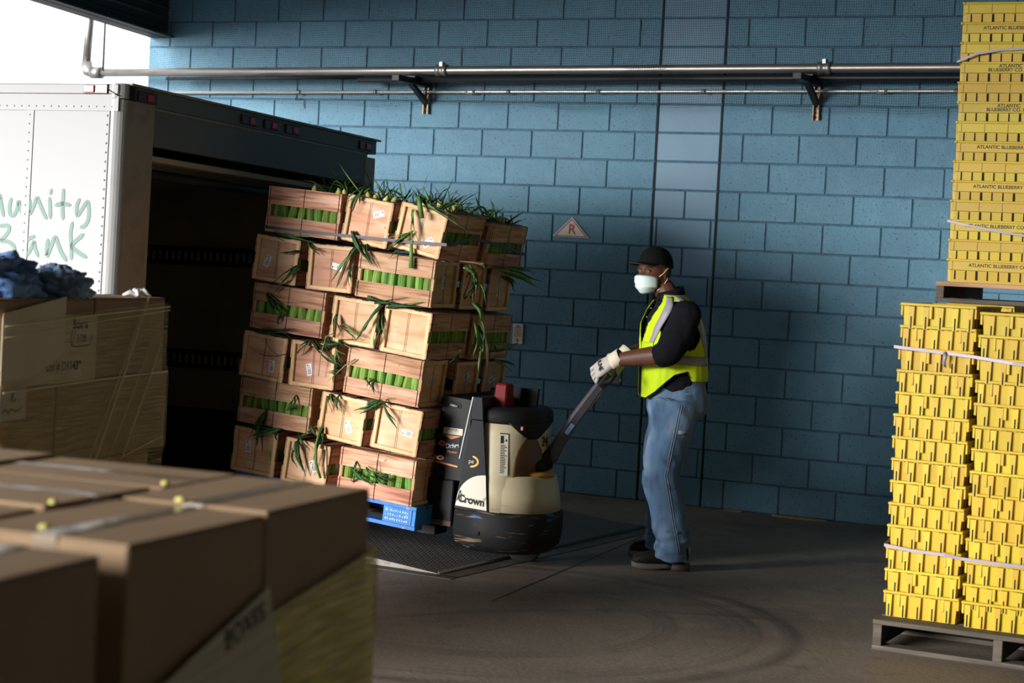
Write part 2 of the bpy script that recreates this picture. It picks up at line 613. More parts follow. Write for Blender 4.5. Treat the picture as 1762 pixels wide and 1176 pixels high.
# bird netting draped in front of the upper wall
m_net = mat('black_netting', (0.012, 0.014, 0.018), 0.8)
nm = MB()
SP = 0.0165
X0, X1, Z0, Z1 = -2.3, 5.0, 2.80, 3.75


def npos(x, z):
    s_ = 0.09 + 0.03 * math.sin(x * 1.9 + 1.0) + 0.02 * math.sin(x * 4.1 + z * 5)
    zz = z + 0.012 * math.sin(x * 3.1) + 0.008 * math.sin(x * 7.7 + z * 9)
    return (x + 0.012 * math.sin(z * 11 + x * 2), -0.30 + s_ * (0.4 + (Z1 - z)), zz)


nx, nz = int((X1 - X0) / SP), int((Z1 - Z0) / SP)
w = 0.0009
for i in range(nx + 1):
    x = X0 + i * SP
    nm.tube([npos(x, Z0 + (Z1 - Z0) * k / 8) for k in range(9)], w, 3, smooth=False, up=(1, 0, 0))
for k in range(nz + 1):
    z = Z0 + k * SP
    nm.tube([npos(X0 + (X1 - X0) * i / 60, z) for i in range(61)], w, 3, smooth=False, up=(0, 0, 1))
nm.build('bird_netting', m_net, label='fine black bird netting draped over the top of the blue wall', cat='netting', kind='stuff')

# ------------------------------------------------------------------ signs on the wall
m_signw = mat('sign_white', (0.62, 0.60, 0.54), 0.5, layers=[((0.4, 0.36, 0.3), 30.0, 0.5, 0.8, 0.5)])
m_red = mat('sign_red', (0.42, 0.02, 0.025), 0.5)
sg = thing('warning_sign', 'white triangular sign with a red border and a red letter R on the blue wall', 'sign', T(0, 0, 0))
A_, B_, C_ = (1.229, 1.872), (1.516, 1.867), (1.379, 2.014)
MB().prism([A_, B_, C_], -.012, -.004, 'y').build('plate', m_signw, sg)
def lerp(a, b, t): return (a[0] + (b[0] - a[0]) * t, a[1] + (b[1] - a[1]) * t)
cx, cz = (A_[0] + B_[0] + C_[0]) / 3, (A_[1] + B_[1] + C_[1]) / 3
o_ = [lerp(q, (cx, cz), .10) for q in (A_, B_, C_)]
i_ = [lerp(q, (cx, cz), .21) for q in (A_, B_, C_)]
b = MB()
b.add([(x, -.0128, z) for x, z in o_ + i_], [(0, 1, 4, 3), (1, 2, 5, 4), (2, 0, 3, 5)])
b.build('border', m_red, sg)
link('letter', text_mesh('R', 0.098, m_red, bold=.0022), sg, T(1.381, -.0128, 1.923) @ FACE_FRONT)
sg = thing('notice_plate', 'small white notice with red print and a red down arrow beside the crates', 'sign', T(0.99, 0, 1.137))
MB().box(-.041, -.012, -.075, .041, -.003, .075, b=.002).build('plate', m_signw, sg)
b = MB()
b.add([(-.03, -.0128, .045), (.03, -.0128, .045), (.022, -.0128, .052), (-.022, -.0128, .052)], [(0, 1, 2, 3)])
b.add([(-.018, -.0128, .056), (.018, -.0128, .056), (0, -.0128, .068)], [(0, 1, 2)])
b.add([(-.011, -.0128, -.045), (.011, -.0128, -.045), (0, -.0128, -.066)], [(0, 1, 2)])
b.add([(-.006, -.0128, -.036), (.006, -.0128, -.036), (.006, -.0128, -.045), (-.006, -.0128, -.045)], [(0, 1, 2, 3)])
for k in range(6):
    z = .034 - k * .0105
    wd = .03 if k != 2 else .022
    b.add([(-wd, -.0128, z), (wd, -.0128, z), (wd, -.0128, z + .0045), (-wd, -.0128, z + .0045)], [(0, 1, 2, 3)])
b.build('print', m_red, sg)

# broken lath on the floor at the wall foot
m_lath = mat('splintered_lath', (0.32, 0.18, 0.09), 0.8)
MB().prism([(3.02, -.05), (3.30, -.03), (3.42, -.07), (3.31, -.10), (3.05, -.09)], 0.0, .012, 'z').build('wood_scrap', m_lath, label='splintered strip of wood lying on the floor at the wall foot', cat='scrap')
MB().prism([(2.66, -.03), (2.82, -.02), (2.80, -.06), (2.68, -.06)], 0.0, .01, 'z').build('wood_scrap', m_lath, label='short brown wood chip on the floor at the wall foot, left of the longer strip', cat='scrap')
# ------------------------------------------------------------------ box truck backed up to the dock
m_white = mat('white_panel_paint', (0.185, 0.19, 0.20), 0.4, layers=[((0.17, 0.175, 0.185), (1, 3, 9), 0.5, 0.8, 0.5)], coord='world')
m_alu = mat('aluminium_extrusion', (0.34, 0.34, 0.335), 0.4, 0.0, layers=[((0.27, 0.255, 0.235), 14.0, 0.5, 0.8, 0.5)], coord='world')
m_rearframe = mat('painted_rear_frame', (0.30, 0.27, 0.22), 0.5, layers=[((0.16, 0.13, 0.09), 9.0, 0.5, 0.75, 0.5)], coord='world')
m_header = mat('grey_header_panel', (0.12, 0.14, 0.15), 0.55, coord='world')
m_liner = mat('dark_cargo_liner', (0.42, 0.38, 0.29), 0.75, layers=[((0.30, 0.27, 0.2), 3.0, 0.4, 0.7, 0.6)], coord='world')
m_track = mat('black_track', (0.012, 0.012, 0.013), 0.6)
m_lens = mat('red_marker_lens', (0.55, 0.008, 0.02), 0.2)
m_lensd = mat('dark_lens_housing', (0.05, 0.006, 0.012), 0.3)
m_teal = mat('teal_lettering', (0.065, 0.155, 0.125), 0.5)
m_rubber = mat('black_rubber', (0.012, 0.012, 0.012), 0.8)
MT = T(0.929, -4.821, 2.459) @ RZ(1.656) @ RY(-0.412) @ RX(-1.424)
tr = thing('truck', 'white box truck backed up to the dock with its dark cargo bay open', 'truck', MT)
WD, LEN, HB = 2.78, 6.2, 2.33
p = MB()
p.box(-LEN, 0.0, -HB - .12, -0.06, 0.03, -0.135)
p.build('side_panel', m_white, tr)
p = MB()
p.box(-LEN, -.006, -.137, -.012, .03, -.052)
p.box(-LEN, -.012, -.052, -.012, .03, 0.0, b=.004)
p.build('top_rail', m_white, tr)
p = MB()
p.box(-.585, -.004, -HB, -.535, 0.0, -.137)
p.build('panel_seam', m_white, tr)
rv = MB()
for k in range(46):
    z = -.16 - k * .047
    rv.lathe([(.0001, .0), (.006, .0), (.0045, .004), (.0001, .0055)], 6, M=T(-.078, 0, z) @ RX(90))
for k in range(44):
    rv.lathe([(.0001, .0), (.005, .0), (.0035, .003), (.0001, .004)], 6, M=T(-.56, -.004, -.16 - k * .047) @ RX(90))
for k in range(110):
    rv.lathe([(.0001, .0), (.005, .0), (.0035, .003), (.0001, .004)], 6, M=T(-.05 - k * .047, -.006, -.115) @ RX(90))
rv.build('rivet', m_alu, tr, kind='stuff')
p = MB()
p.box(-.064, -.004, -HB - .1, -.051, .02, -.06)
p.build('gasket', m_track, tr)
# near rear post: rounded outer corner, flat inner face
p = MB()
prof = []
for k in range(7):
    a = -PI / 2 + (PI / 2) * k / 6
    prof.append((-.052 + .062 * math.cos(a), .045 + .053 * math.sin(a)))
prof += [(.010, .285), (-.06, .285), (-.06, .03)]
p.prism(prof, -HB - .1, -.075, 'z')
p.build('corner_post', m_alu, tr)
p = MB()
p.box(.0095, .05, -HB - .1, .0125, .283, -.077)
p.build('post_face', m_rearframe, tr)
p = MB()
prof2 = []
for k in range(7):
    a = -PI / 2 + (PI / 2) * k / 6
    prof2.append((-.050 + .066 * math.cos(a), .045 + .058 * math.sin(a)))
prof2 += [(-.06, .12), (-.06, .0)]
p.prism(prof2, -.07, 0.004, 'z')
p.build('corner_cap', m_alu, tr)
p = MB()
p.box(-.06, WD - .13, -HB - .1, .010, WD, -.11, b=.004)
p.build('corner_post', m_rearframe, tr)
p = MB()
p.box(-.08, .11, -.085, .012, WD, 0.0, b=.003)
p.build('header_rail', m_header, tr)
p = MB()
p.box(-.085, .05, 0.0, .03, WD + .03, .012, b=.002)
p.build('drip_edge', m_rearframe, tr)
p = MB()
p.box(.004, .285, -.098, .010, WD - .13, -.09)
p.build('trim_bead', m_rearframe, tr)
p = MB()
p.box(-.05, .28, -.285, .004, WD - .12, -.084)
p.build('header_panel', m_header, tr)
for y in (.20, 1.21, 1.455, 1.70, 2.62):
    q = MB().box(.012, y - .085, -.072, .026, y + .085, -.018, b=.004).build('marker_light', m_lensd, tr)
    MB().box(.024, y - .01, -.064, .033, y + .045, -.026, b=.003).build('lens', m_lens, q)
q = MB().box(-.222, -.022, -.051, -.072, -.010, -.002, b=.003).build('marker_light', m_lensd, tr)
MB().box(-.212, -.030, -.045, -.15, -.02, -.008, b=.003).build('lens', m_lens, q)
MB().tube([(-.07, -.013, -.03), (-.04, -.012, -.045), (-.01, -.012, -.06)], .003, 6).build('lamp_wire', m_track, tr)
# interior
p = MB()
p.box(-LEN, WD - .04, -HB, -.05, WD, -.02)
p.box(-LEN, .03, -HB, -.05, .05, -.02)
p.box(-LEN, .03, -HB, -LEN + .05, WD, -.02)
p.build('cargo_liner', m_liner, tr)
p = MB()
p.box(-LEN, 0.0, -.02, -.05, WD, -.002)
p.build('roof', m_white, tr)
for z in (-.79, -1.475, -1.98):
    p = MB()
    p.box(-LEN + .06, WD - .052, z - .062, -.12, WD - .04, z + .062)
    tk = p.build('track', m_track, tr)
    s_ = MB()
    for k in range(60):
        x = -.2 - k * .05
        s_.box(x - .011, WD - .0545, z - .03, x + .011, WD - .052, z + .03)
    s_.build('track_slot', m_liner, tk, kind='stuff')
p = MB()
p.box(-LEN, WD - .06, -HB, -.10, WD - .04, -1.80)
p.build('kick_panel', m_track, tr)
for z in (-.33, -.42):
    MB().tube([(-.12, .34, z), (-.12, WD - .2, z)], .028 if z < -.4 else .016, 10).build('door_roller', m_track, tr)
for k in range(9):             # rolled-up door sections under the roof
    MB().box(-.35 - k * .34, .30, -.36, -.03 - k * .34, WD - .16, -.33, b=.004).build('door_section', m_liner, tr)
p = MB()
p.box(-LEN, 0.02, -HB - .14, .02, WD - .02, -HB)
p.build('bed', mat('worn_plank_bed', (0.10, 0.075, 0.05), 0.8, layers=[((0.04, 0.03, 0.02), (1, 14, 4), 0.4, 0.7, 0.7)], coord='world'), tr)
p = MB()
for y in (.85, 1.75):
    p.box(-LEN, y, -HB - .42, -.1, y + .09, -HB - .14)
p.box(-.12, .1, -HB - .55, .0, WD - .1, -HB - .40)
p.build('chassis', m_track, tr)
for y in (.12, WD - .40):
    w_ = MB()
    w_.lathe([(.18, 0), (.40, 0.02), (.46, .05), (.46, .23), (.40, .26), (.18, .28)], 20, M=T(-1.6, y, -HB - .72) @ RX(-90))
    w_.build('wheel', m_rubber, tr)
LET = {'m': [(-0.728, -0.584), (-0.716, -0.633), (-0.699, -0.689)], 'm2': [(-.80, -.69), (-.79, -.62), (-.76, -.585), (-.728, -.60)],
       'u': [(-0.655, -0.602), (-0.662, -0.64), (-0.657, -0.679), (-0.635, -0.687), (-0.615, -0.656), (-0.607, -0.612), (-0.597, -0.638), (-0.577, -0.683)],
       'n': [(-0.535, -0.605), (-0.535, -0.645), (-0.532, -0.675), (-0.509, -0.635), (-0.491, -0.591), (-0.473, -0.617), (-0.449, -0.66), (-0.426, -0.694)],
       'i': [(-0.411, -0.593), (-0.404, -0.641), (-0.401, -0.691)], 'idot': [(-0.403, -0.55), (-0.406, -0.565)],
       't': [(-0.326, -0.546), (-0.326, -0.6), (-0.326, -0.647), (-0.32, -0.693)], 'tbar': [(-0.367, -0.626), (-0.33, -0.617), (-0.283, -0.622)],
       'y': [(-0.225, -0.593), (-0.238, -0.627), (-0.232, -0.675), (-0.203, -0.639), (-0.175, -0.602), (-0.162, -0.642), (-0.164, -0.694), (-0.182, -0.725), (-0.205, -0.734)],
       'B': [(-0.717, -0.745), (-0.669, -0.741), (-0.657, -0.762), (-0.682, -0.798), (-0.707, -0.821), (-0.664, -0.824), (-0.625, -0.845), (-0.618, -0.866), (-0.638, -0.889), (-0.707, -0.914)],
       'Bstem': [(-.735, -.745), (-.73, -.83), (-.725, -.915)],
       'a': [(-0.497, -0.792), (-0.53, -0.806), (-0.558, -0.838), (-0.561, -0.873), (-0.541, -0.89), (-0.516, -0.862), (-0.495, -0.818), (-0.488, -0.848), (-0.466, -0.891)],
       'nn': [(-0.408, -0.808), (-0.411, -0.85), (-0.408, -0.889), (-0.385, -0.836), (-0.364, -0.791), (-0.343, -0.825), (-0.32, -0.868), (-0.288, -0.906)],
       'k': [(-0.261, -0.714), (-0.268, -0.771), (-0.259, -0.835), (-0.255, -0.896)],
       'k2': [(-0.192, -0.772), (-0.225, -0.799), (-0.249, -0.82), (-0.253, -0.839), (-0.215, -0.864), (-0.167, -0.886)]}
for k, pts in LET.items():
    MB().stroke(pts, .021 if len(k) == 1 else .023, M=T(0, -.0015, 0) @ FACE_FRONT).build('letter', m_teal, tr)

# ------------------------------------------------------------------ dock leveler
m_tread = mat('worn_tread_plate', (0.085, 0.078, 0.072), 0.5, 0.15, layers=[((0.13, 0.12, 0.11), 5.0, 0.5, 0.75, 0.5)], coord='world')
m_treadtop = mat('worn_tread_tops', (0.24, 0.225, 0.21), 0.42, 0.2, layers=[((0.10, 0.09, 0.085), 6.0, 0.5, 0.7, 0.6)], coord='world')
m_flange = mat('scuffed_beige_steel', (0.26, 0.235, 0.20), 0.6, layers=[((0.10, 0.08, 0.06), 16.0, 0.5, 0.7, 0.6)], coord='world')
TL = 4.8
hx0, hx1 = 2.50, 2.30          # hinge line x at near / far edge
lv = thing('dock_leveler', 'dark steel diamond-tread dock leveler plate ramping up to the truck', 'dock leveler', T(2.47, -2.6, 0.006) @ RZ(-4) @ RY(TL))
p = MB()
p.box(-1.42, -1.27, -.02, 0.0, 1.25, 0.0)
p.build('plate', m_tread, lv)
tm = MB()
for i in range(46):
    for j in range(82):
        x, y = -1.38 + i * .03, -1.25 + j * .03
        a = R(45 if (i + j) % 2 else -45)
        c, s_ = math.cos(a), math.sin(a)
        L2, W2, h = .013, .0045, .0028
        q = [(x + c * L2, y + s_ * L2, 0), (x - s_ * W2, y + c * W2, h), (x - c * L2, y - s_ * L2, 0), (x + s_ * W2, y - c * W2, h)]
        tm.add([q[0], q[1], q[2], q[3], (x, y, h)], [(0, 1, 4), (1, 2, 4), (2, 3, 4), (3, 0, 4)])
tm.build('tread_lozenge', m_treadtop, lv, kind='stuff')
p = MB()
p.add([(-1.42, -1.275, 0), (0, -1.275, 0), (0, -1.275, -.002), (-1.42, -1.275, -.12), (-1.42, -1.262, 0), (0, -1.262, 0), (0, -1.262, -.002), (-1.42, -1.262, -.12)],
      [(0, 1, 2, 3), (4, 7, 6, 5), (0, 4, 5, 1), (3, 2, 6, 7), (0, 3, 7, 4), (1, 5, 6, 2)])
p.build('side_flange', m_flange, lv)
p = MB()
p.box(-1.90, -.95, -.016, -1.40, .95, .004, M=T(0, 0, 0) @ RY(-3))
p.build('lip', m_tread, lv)
p = MB()
p.tube([(0.006, -1.27, .0), (0.006, 1.25, .0)], .011, 8)
p.build('hinge', m_tread, lv)
MB().tube([(-.62, -1.278, -.018), (-.62, -1.262, -.018)], .010, 8).build('bolt', m_track, lv)
fr = MB()
fr.box(0.02, -1.30, -.006, .13, 1.36, .002)
fr.box(-1.2, -1.36, -.006, .13, -1.285, .002)
fr.box(-.75, 1.27, -.006, .13, 1.36, .002)
fr.build('frame', mat('dark_floor_frame', (0.06, 0.052, 0.046), 0.7, layers=[((0.12, 0.10, 0.085), 8.0, 0.5, 0.7, 0.6)], coord='world'), M=T(2.47, -2.6, 0.001) @ RZ(-4), label='flat dark steel frame set in the floor around the leveler plate', cat='frame')

# ------------------------------------------------------------------ pallets
m_palgrey = mat('weathered_pallet_wood', (0.085, 0.068, 0.052), 0.85, layers=[((0.03, 0.025, 0.02), (3, 30, 30), 0.45, 0.7, 0.7), ((0.16, 0.13, 0.1), (6, 50, 50), 0.6, 0.75, 0.5)], rnd=0.25)
m_palorange = mat('orange_pallet_wood', (0.50, 0.30, 0.17), 0.8, layers=[((0.2, 0.1, 0.05), (3, 30, 30), 0.45, 0.7, 0.7)], rnd=0.2)  # deck boards more orange and lighter than the stringers
m_palblue = mat('blue_pallet_paint', (0.012, 0.13, 0.42), 0.6, layers=[((0.03, 0.25, 0.62), 9.0, 0.5, 0.7, 0.6), ((0.35, 0.28, 0.2), 30.0, 0.68, 0.74, 0.8)], rnd=0.12)


def pallet(label, M, lx, ly, m, h=.14, mdeck=None, nd=7):
    t = thing('pallet', label, 'pallet', M)
    md = mdeck or m
    w = ly / (nd + (nd - 1) * .28)
    me = MB().box(-lx / 2, -w / 2, -.011, lx / 2, w / 2, .011, b=.002).mesh('deck_board', md)
    for k in range(nd):
        link('deck_board', me, t, T(0, -ly / 2 + w / 2 + k * w * 1.28, h - .011))
    me = MB().box(-.02, -ly / 2 + .004, 0, .02, ly / 2 - .004, h - .044, b=.002).mesh('stringer', m)
    for k in range(3):
        link('stringer', me, t, T((k - 1) * (lx / 2 - .022), 0, .022))
    me = MB().box(-lx / 2, -.045, 0, lx / 2, .045, .022, b=.002).mesh('bottom_board', m)
    for y in (-ly / 2 + .05, 0, ly / 2 - .05):
        link('bottom_board', me, t, T(0, y, 0))
    return t


# ------------------------------------------------------------------ cardboard boxes
KRAFT = (0.33, 0.225, 0.135)
m_kraft = mat('kraft_cardboard', KRAFT, 0.75, spec=0.3, layers=[((0.29, 0.19, 0.11), 4.0, 0.4, 0.7, 0.6)], bump=((3, 300, 300), 0.05), rnd=0.06)
m_tape = mat('glossy_packing_tape', (0.33, 0.26, 0.19), 0.16, spec=0.9, bump=((14, 14, 14), 0.35))
m_seamk = mat('flap_gap', (0.03, 0.02, 0.012), 0.9)
m_paper = mat('buff_paper_sheet', (0.60, 0.52, 0.38), 0.75, layers=[((0.52, 0.44, 0.32), 5.0, 0.4, 0.7, 0.6)])
m_ink = mat('black_ink', (0.012, 0.012, 0.012), 0.7)


def carton(label, M, lx, ly, h, group=None, tape=True):
    """box with its origin at the centre of the bottom; flaps meet along local x"""
    t = thing('cardboard_box', label, 'box', M, group)
    b = MB()
    b.box(-lx / 2, -ly / 2, 0, lx / 2, ly / 2, h - .006, b=.004)
    b.build('body', m_kraft, t)
    for s in (-1, 1):
        f = MB()
        f.box(-lx / 2 + .001, min(s * .0025, s * ly / 2), h - .006, lx / 2 - .001, max(s * .0025, s * ly / 2), h, b=.0025)
        f.build('flap', m_kraft, t)
    if tape:
        q = MB()
        n = 14
        vs = []
        for k in range(n + 1):
            x = -lx / 2 - .001 + (lx + .002) * k / n
            wv = .0012 * math.sin(k * 2.1 + lx * 40)
            vs += [(x, -.024 + wv, h + .0012 + abs(wv) * .6), (x, .024 + wv, h + .0012), (x, 0, h + .0016 + abs(wv))]
        fs = []
        for k in range(n):
            a = k * 3
            fs += [(a, a + 3, a + 5, a + 2), (a + 2, a + 5, a + 4, a + 1)]
        q.add(vs, fs)
        q.box(-lx / 2 - .0012, -.024, h - .07, -lx / 2 - .0002, .024, h + .001)
        q.box(lx / 2 + .0002, -.024, h - .07, lx / 2 + .0012, .024, h + .001)
        q.build('tape', m_tape, t)
    return t


def film(name, label, poly_fn, pts, M, m, nsub=1):
    pass


def mat_film(name, col, a0, a1, scale, rough=0.22):
    m = bpy.data.materials.new(name)
    m.use_nodes = True
    nt = m.node_tree
    N, Lk = nt.nodes, nt.links
    bs = N['Principled BSDF']
    bs.inputs['Base Color'].default_value = (*col, 1)
    bs.inputs['Roughness'].default_value = rough
    bs.inputs['Specular IOR Level'].default_value = 0.6
    tc = N.new('ShaderNodeTexCoord')
    mp = N.new('ShaderNodeMapping')
    mp.inputs['Scale'].default_value = scale
    mp.inputs['Rotation'].default_value = (R(6), 0, 0)
    Lk.new(tc.outputs['Object'], mp.inputs['Vector'])
    nz = N.new('ShaderNodeTexNoise')
    nz.inputs['Scale'].default_value = 1.0
    nz.inputs['Detail'].default_value = 4
    Lk.new(mp.outputs[0], nz.inputs['Vector'])
    mr = N.new('ShaderNodeMapRange')
    mr.inputs['From Min'].default_value = 0.36
    mr.inputs['From Max'].default_value = 0.66
    mr.inputs['To Min'].default_value = a0
    mr.inputs['To Max'].default_value = a1
    Lk.new(nz.outputs['Fac'], mr.inputs['Value'])
    Lk.new(mr.outputs[0], bs.inputs['Alpha'])
    b = N.new('ShaderNodeBump')
    b.inputs['Strength'].default_value = 0.5
    b.inputs['Distance'].default_value = 0.01
    Lk.new(nz.outputs['Fac'], b.inputs['Height'])
    Lk.new(b.outputs[0], bs.inputs['Normal'])
    return m


m_film = mat_film('yellow_stretch_film', (0.95, 0.76, 0.16), 0.45, 0.97, (9, 5, 130))
m_film2 = mat_film('clear_stretch_film', (0.75, 0.58, 0.18), 0.10, 0.45, (9, 5, 120))
m_fold = mat('film_fold', (0.85, 0.76, 0.50), 0.3, alpha=0.6)

# near pallet load: local x points out of the right face, -y runs along it toward the camera
MN = T(4.885, -9.13, 0) @ RZ(5)
pallet('weathered wooden pallet under the nearest load of cardboard boxes', MN @ T(-.60, -.80, 0), 1.15, 1.56, m_palgrey, .145)
ZN = [.147, .5, .8525, 1.155]
near = [(-.165, -.262, .322, .478, 'y', 'cardboard box at the far right corner of the nearest load, top layer'),
        (-.168, -.755, .332, .474, 'y', 'cardboard box in the middle of the near right edge, paper below it, top layer'),
        (-.162, -1.325, .322, .474, 'y', 'cardboard box nearest the camera at the lower left, top layer'),
        (-.565, -.165, .455, .322, 'x', 'cardboard box at the far edge of the near load, second from the right, top layer'),
        (-.572, -.545, .455, .372, 'x', 'cardboard box in the middle of the near load with wide shiny tape, top layer'),
        (-.575, -.945, .455, .372, 'x', 'cardboard box behind the nearest one at the left edge, top layer'),
        (-.975, -.240, .322, .474, 'y', 'cardboard box at the far left of the near load with a white label, top layer')]
for i, (x, y, wx, wy, ax, lb) in enumerate(near):
    dz = (0, -.004, -.01, .0, .004, .0, .006)[i]
    rz = (0, -1.2, .6, .5, -.8, .4, 1.0)[i]
    h = ZN[3] - ZN[2] - .002 + dz
    if ax == 'y':
        carton(lb.replace('’', "'"), MN @ T(x, y, ZN[2] + .001) @ RZ(90 + rz), wy, wx, h, 'boxes on the near load')
    else:
        carton(lb.replace('’', "'"), MN @ T(x, y, ZN[2] + .001) @ RZ(rz), wx, wy, h, 'boxes on the near load')
low = ['lower', 'bottom']
for L_ in (0, 1):
    for i, (x, y, wx, wy, ax, lb) in enumerate(near):
        where = ['far right corner', 'middle of the right edge', 'right edge near end', 'far edge', 'middle', 'left edge', 'far left corner'][i]
        lay = ['bottom', 'middle'][L_]
        ox = .012 if i < 3 and L_ == 1 else 0
        MM = MN @ T(x + ox, y, ZN[L_] + .001)
        hh = ZN[L_ + 1] - ZN[L_] - .002
        carton(f'film wrapped box in the {lay} layer of the near load, {where}', MM @ (RZ(90) if ax == 'y' else Matrix.Identity(4)),
               wy if ax == 'y' else wx, wx if ax == 'y' else wy, hh, 'boxes on the near load', tape=False)
# white label lying on the far left box
MB().box(-.06, -.11, 0, .06, .11, .001).build('paper_label', mat('white_label_paper', (0.72, 0.72, 0.74), 0.5), M=MN @ T(-.985, -.30, ZN[3] + .0075) @ RZ(14),
                                                label='white paper label lying on top of the far left box', cat='label')
# loose corn kernels and debris on the seams
m_kern = mat('pale_yellow_husk_scrap', (0.55, 0.50, 0.16), 0.6)
for i, (x, y) in enumerate(((-.19, -.508), (-.185, -.975), (-.345, -.30), (-.352, -.70))):
    MB().lathe([(.001, -.004), (.008, -.002), (.009, .003), (.004, .007), (.001, .008)], 7, M=Matrix.Scale(1.4, 4, (1, 0, 0))).build(
        'husk_scrap', m_kern, M=MN @ T(x, y, ZN[3] + .004) @ RZ(40 * i),
        label=['yellow husk scrap on the tape between the two right-hand boxes', 'yellow husk scrap beside the nearest box',
               'yellow husk scrap on the seam at the far edge of the near load', 'yellow husk scrap on the middle seam of the near load'][i], cat='scrap', group='husk scraps on the boxes')

# paper sheet with print, and film over it
sh = thing('paper_sheet', 'slanted buff paper sheet printed BOXES on the side of the near load', 'paper', MN @ T(.016, 0, 0))
p = MB()
p.prism([(-.518, 1.014), (-.93, .889), (-.845, .64), (-.43, .76)], .0, .0012, 'x')
p.build('sheet', m_paper, sh)
link('print', text_mesh('BOXES', .052, m_ink, bold=.0015), sh, T(.002, -.612, .952) @ Matrix.Rotation(R(13), 4, 'X') @ FACE_RIGHT)
fm = thing('stretch_film', 'yellowish stretch film wrapped over the lower part of the nearest boxes', 'film', MN @ T(.009, -.012, 0))
# the film as a rippled sheet on the right face, wrapped round the far end
edge = [(0.0, 1.028), (.10, 1.012), (.489, .957), (.894, .898), (1.62, .792)]
def etop(s):
    for (a, za_), (b_, zb2) in zip(edge, edge[1:]):
        if s <= b_:
            return za_ + (zb2 - za_) * (s - a) / (b_ - a)
    return edge[-1][1]
vs, fs = [], []
ns, nz_ = 40, 18
for i in range(ns + 1):
    s_ = 1.6 * i / ns
    for k in range(nz_ + 1):
        z = .16 + (etop(s_) - .16) * k / nz_
        bulge = .002 + (.006 if z < .85 else 0) + .0025 * mnoise.noise(Vector((s_ * 7, z * 26, 0)))
        vs.append((bulge, -s_, z))
for i in range(ns):
    for k in range(nz_):
        a = i * (nz_ + 1) + k
        fs.append((a, a + 1, a + nz_ + 2, a + nz_ + 1))
p = MB().add(vs, fs, 0, True)
p.build('film_side', m_film, fm)
p = MB()
p.add([(.002, .016, .16), (-1.15, .016, .16), (-1.15, .016, .98), (.002, .016, 1.028)], [(0, 1, 2, 3)])
p.build('film_end', m_film, fm)
p = MB()
for k, dz in enumerate((.0, -.016, -.05, -.11, -.2, -.33)):
    pts = [(.009, -s_, etop(s_) + dz * (1 - .2 * s_)) for s_ in (0, .2, .5, .9, 1.3, 1.6)]
    p.tube(pts, .0022 if k < 2 else .0015, 5)
p.build('film_fold', m_fold, fm, kind='stuff')

# second load beside the truck
M2 = T(2.213, -6.172, 0) @ RZ(9.3)      # +x out of the visible face, -y along it
pallet('weathered wooden pallet under the film-wrapped load beside the truck', M2 @ T(-.56, -.66, 0), 1.08, 1.30, m_palgrey, .145)
Z2 = [.146, .487, .81, 1.126, 1.437]
rows = {3: [(.0, .6), (.612, 1.31)], 2: [(-.03, .885), (.895, 1.31)], 1: [(.055, .66), (.668, 1.28)], 0: [(.03, .66), (.668, 1.28)]}
nm2 = {3: 'top', 2: 'second', 1: 'third', 0: 'bottom'}
for L_ in (3, 2, 1, 0):
    for i, (a, b_) in enumerate(rows[L_]):
        for d_ in (0, 1):
            lx_, h = b_ - a - .006, Z2[L_ + 1] - Z2[L_] - .002
            ox = .008 if L_ == 2 else (0 if L_ == 3 else -.02)
            dxx = .5
            MM = M2 @ T(ox - dxx / 2 - d_ * .53, -(a + b_) / 2, Z2[L_] + .001) @ RZ(90)
            side = ('far right' if i == 0 else 'near left')
            dep = ('front' if d_ == 0 else 'rear')
            carton(f'cardboard box in the {nm2[L_]} layer of the load beside the truck, {side} {dep}', MM, lx_, dxx, h, 'boxes beside the truck', tape=(L_ == 3))
ps = thing('paper_sheet', 'buff paper sheet with printed lot number behind film on the load beside the truck', 'paper', M2 @ T(.012, 0, 0))
p = MB()
p.box(0, -1.30, 1.12, .001, -.606, 1.372)
p.build('sheet', m_paper, ps)
for s_, y, z, sz, bd in (('Boxes', -.739, 1.338, .047, .0015), ('Lot # D11439', -.852, 1.182, .046, .0012), ('1/28', -.728, 1.284, .042, 0)):
    link('print', text_mesh(s_, sz, m_ink, bold=bd), ps, T(.002, y, z) @ FACE_RIGHT)
p = MB()
for pts in ([(-.80, 1.318), (-.80, 1.258), (-.665, 1.258)], [(-.665, 1.258), (-.645, 1.30)], [(-.80, 1.258), (-.775, 1.316)]):
    p.stroke(pts, .004, M=T(.002, 0, 0) @ FACE_RIGHT)
p.build('pen_mark', m_ink, ps)
ps2 = thing('paper_sheet', 'taller buff paper sheet overlapping the lot-number sheet at the left frame edge', 'paper', M2 @ T(.016, 0, 0))
p = MB()
p.prism([(-.858, 1.444), (-1.30, 1.385), (-1.30, 1.13), (-1.09, 1.15), (-.86, 1.235)], 0, .001, 'x')
p.build('sheet', m_paper, ps2)
ps3 = thing('paper_sheet', 'small pale paper with handwriting low on the load beside the truck', 'paper', M2 @ T(.014, 0, 0))
p = MB()
p.box(.006, -1.31, 1.005, .007, -1.13, 1.122)
p.build('sheet', mat('white_paper_sheet', (0.52, 0.48, 0.40), 0.7), ps3)
p = MB()
for pts in ([(-1.29, 1.03), (-1.27, 1.045), (-1.25, 1.03), (-1.23, 1.045), (-1.20, 1.035), (-1.16, 1.048)], [(-1.24, 1.07), (-1.22, 1.105), (-1.225, 1.07), (-1.20, 1.08)]):
    p.stroke(pts, .006, M=T(.008, 0, 0) @ FACE_RIGHT)
p.build('pen_mark', m_ink, ps3)
fm2 = thing('stretch_film', 'clear yellowish stretch film with diagonal folds around the load beside the truck', 'film', M2 @ T(.024, 0, 0))
vs, fs = [], []
ns, nz_ = 30, 30
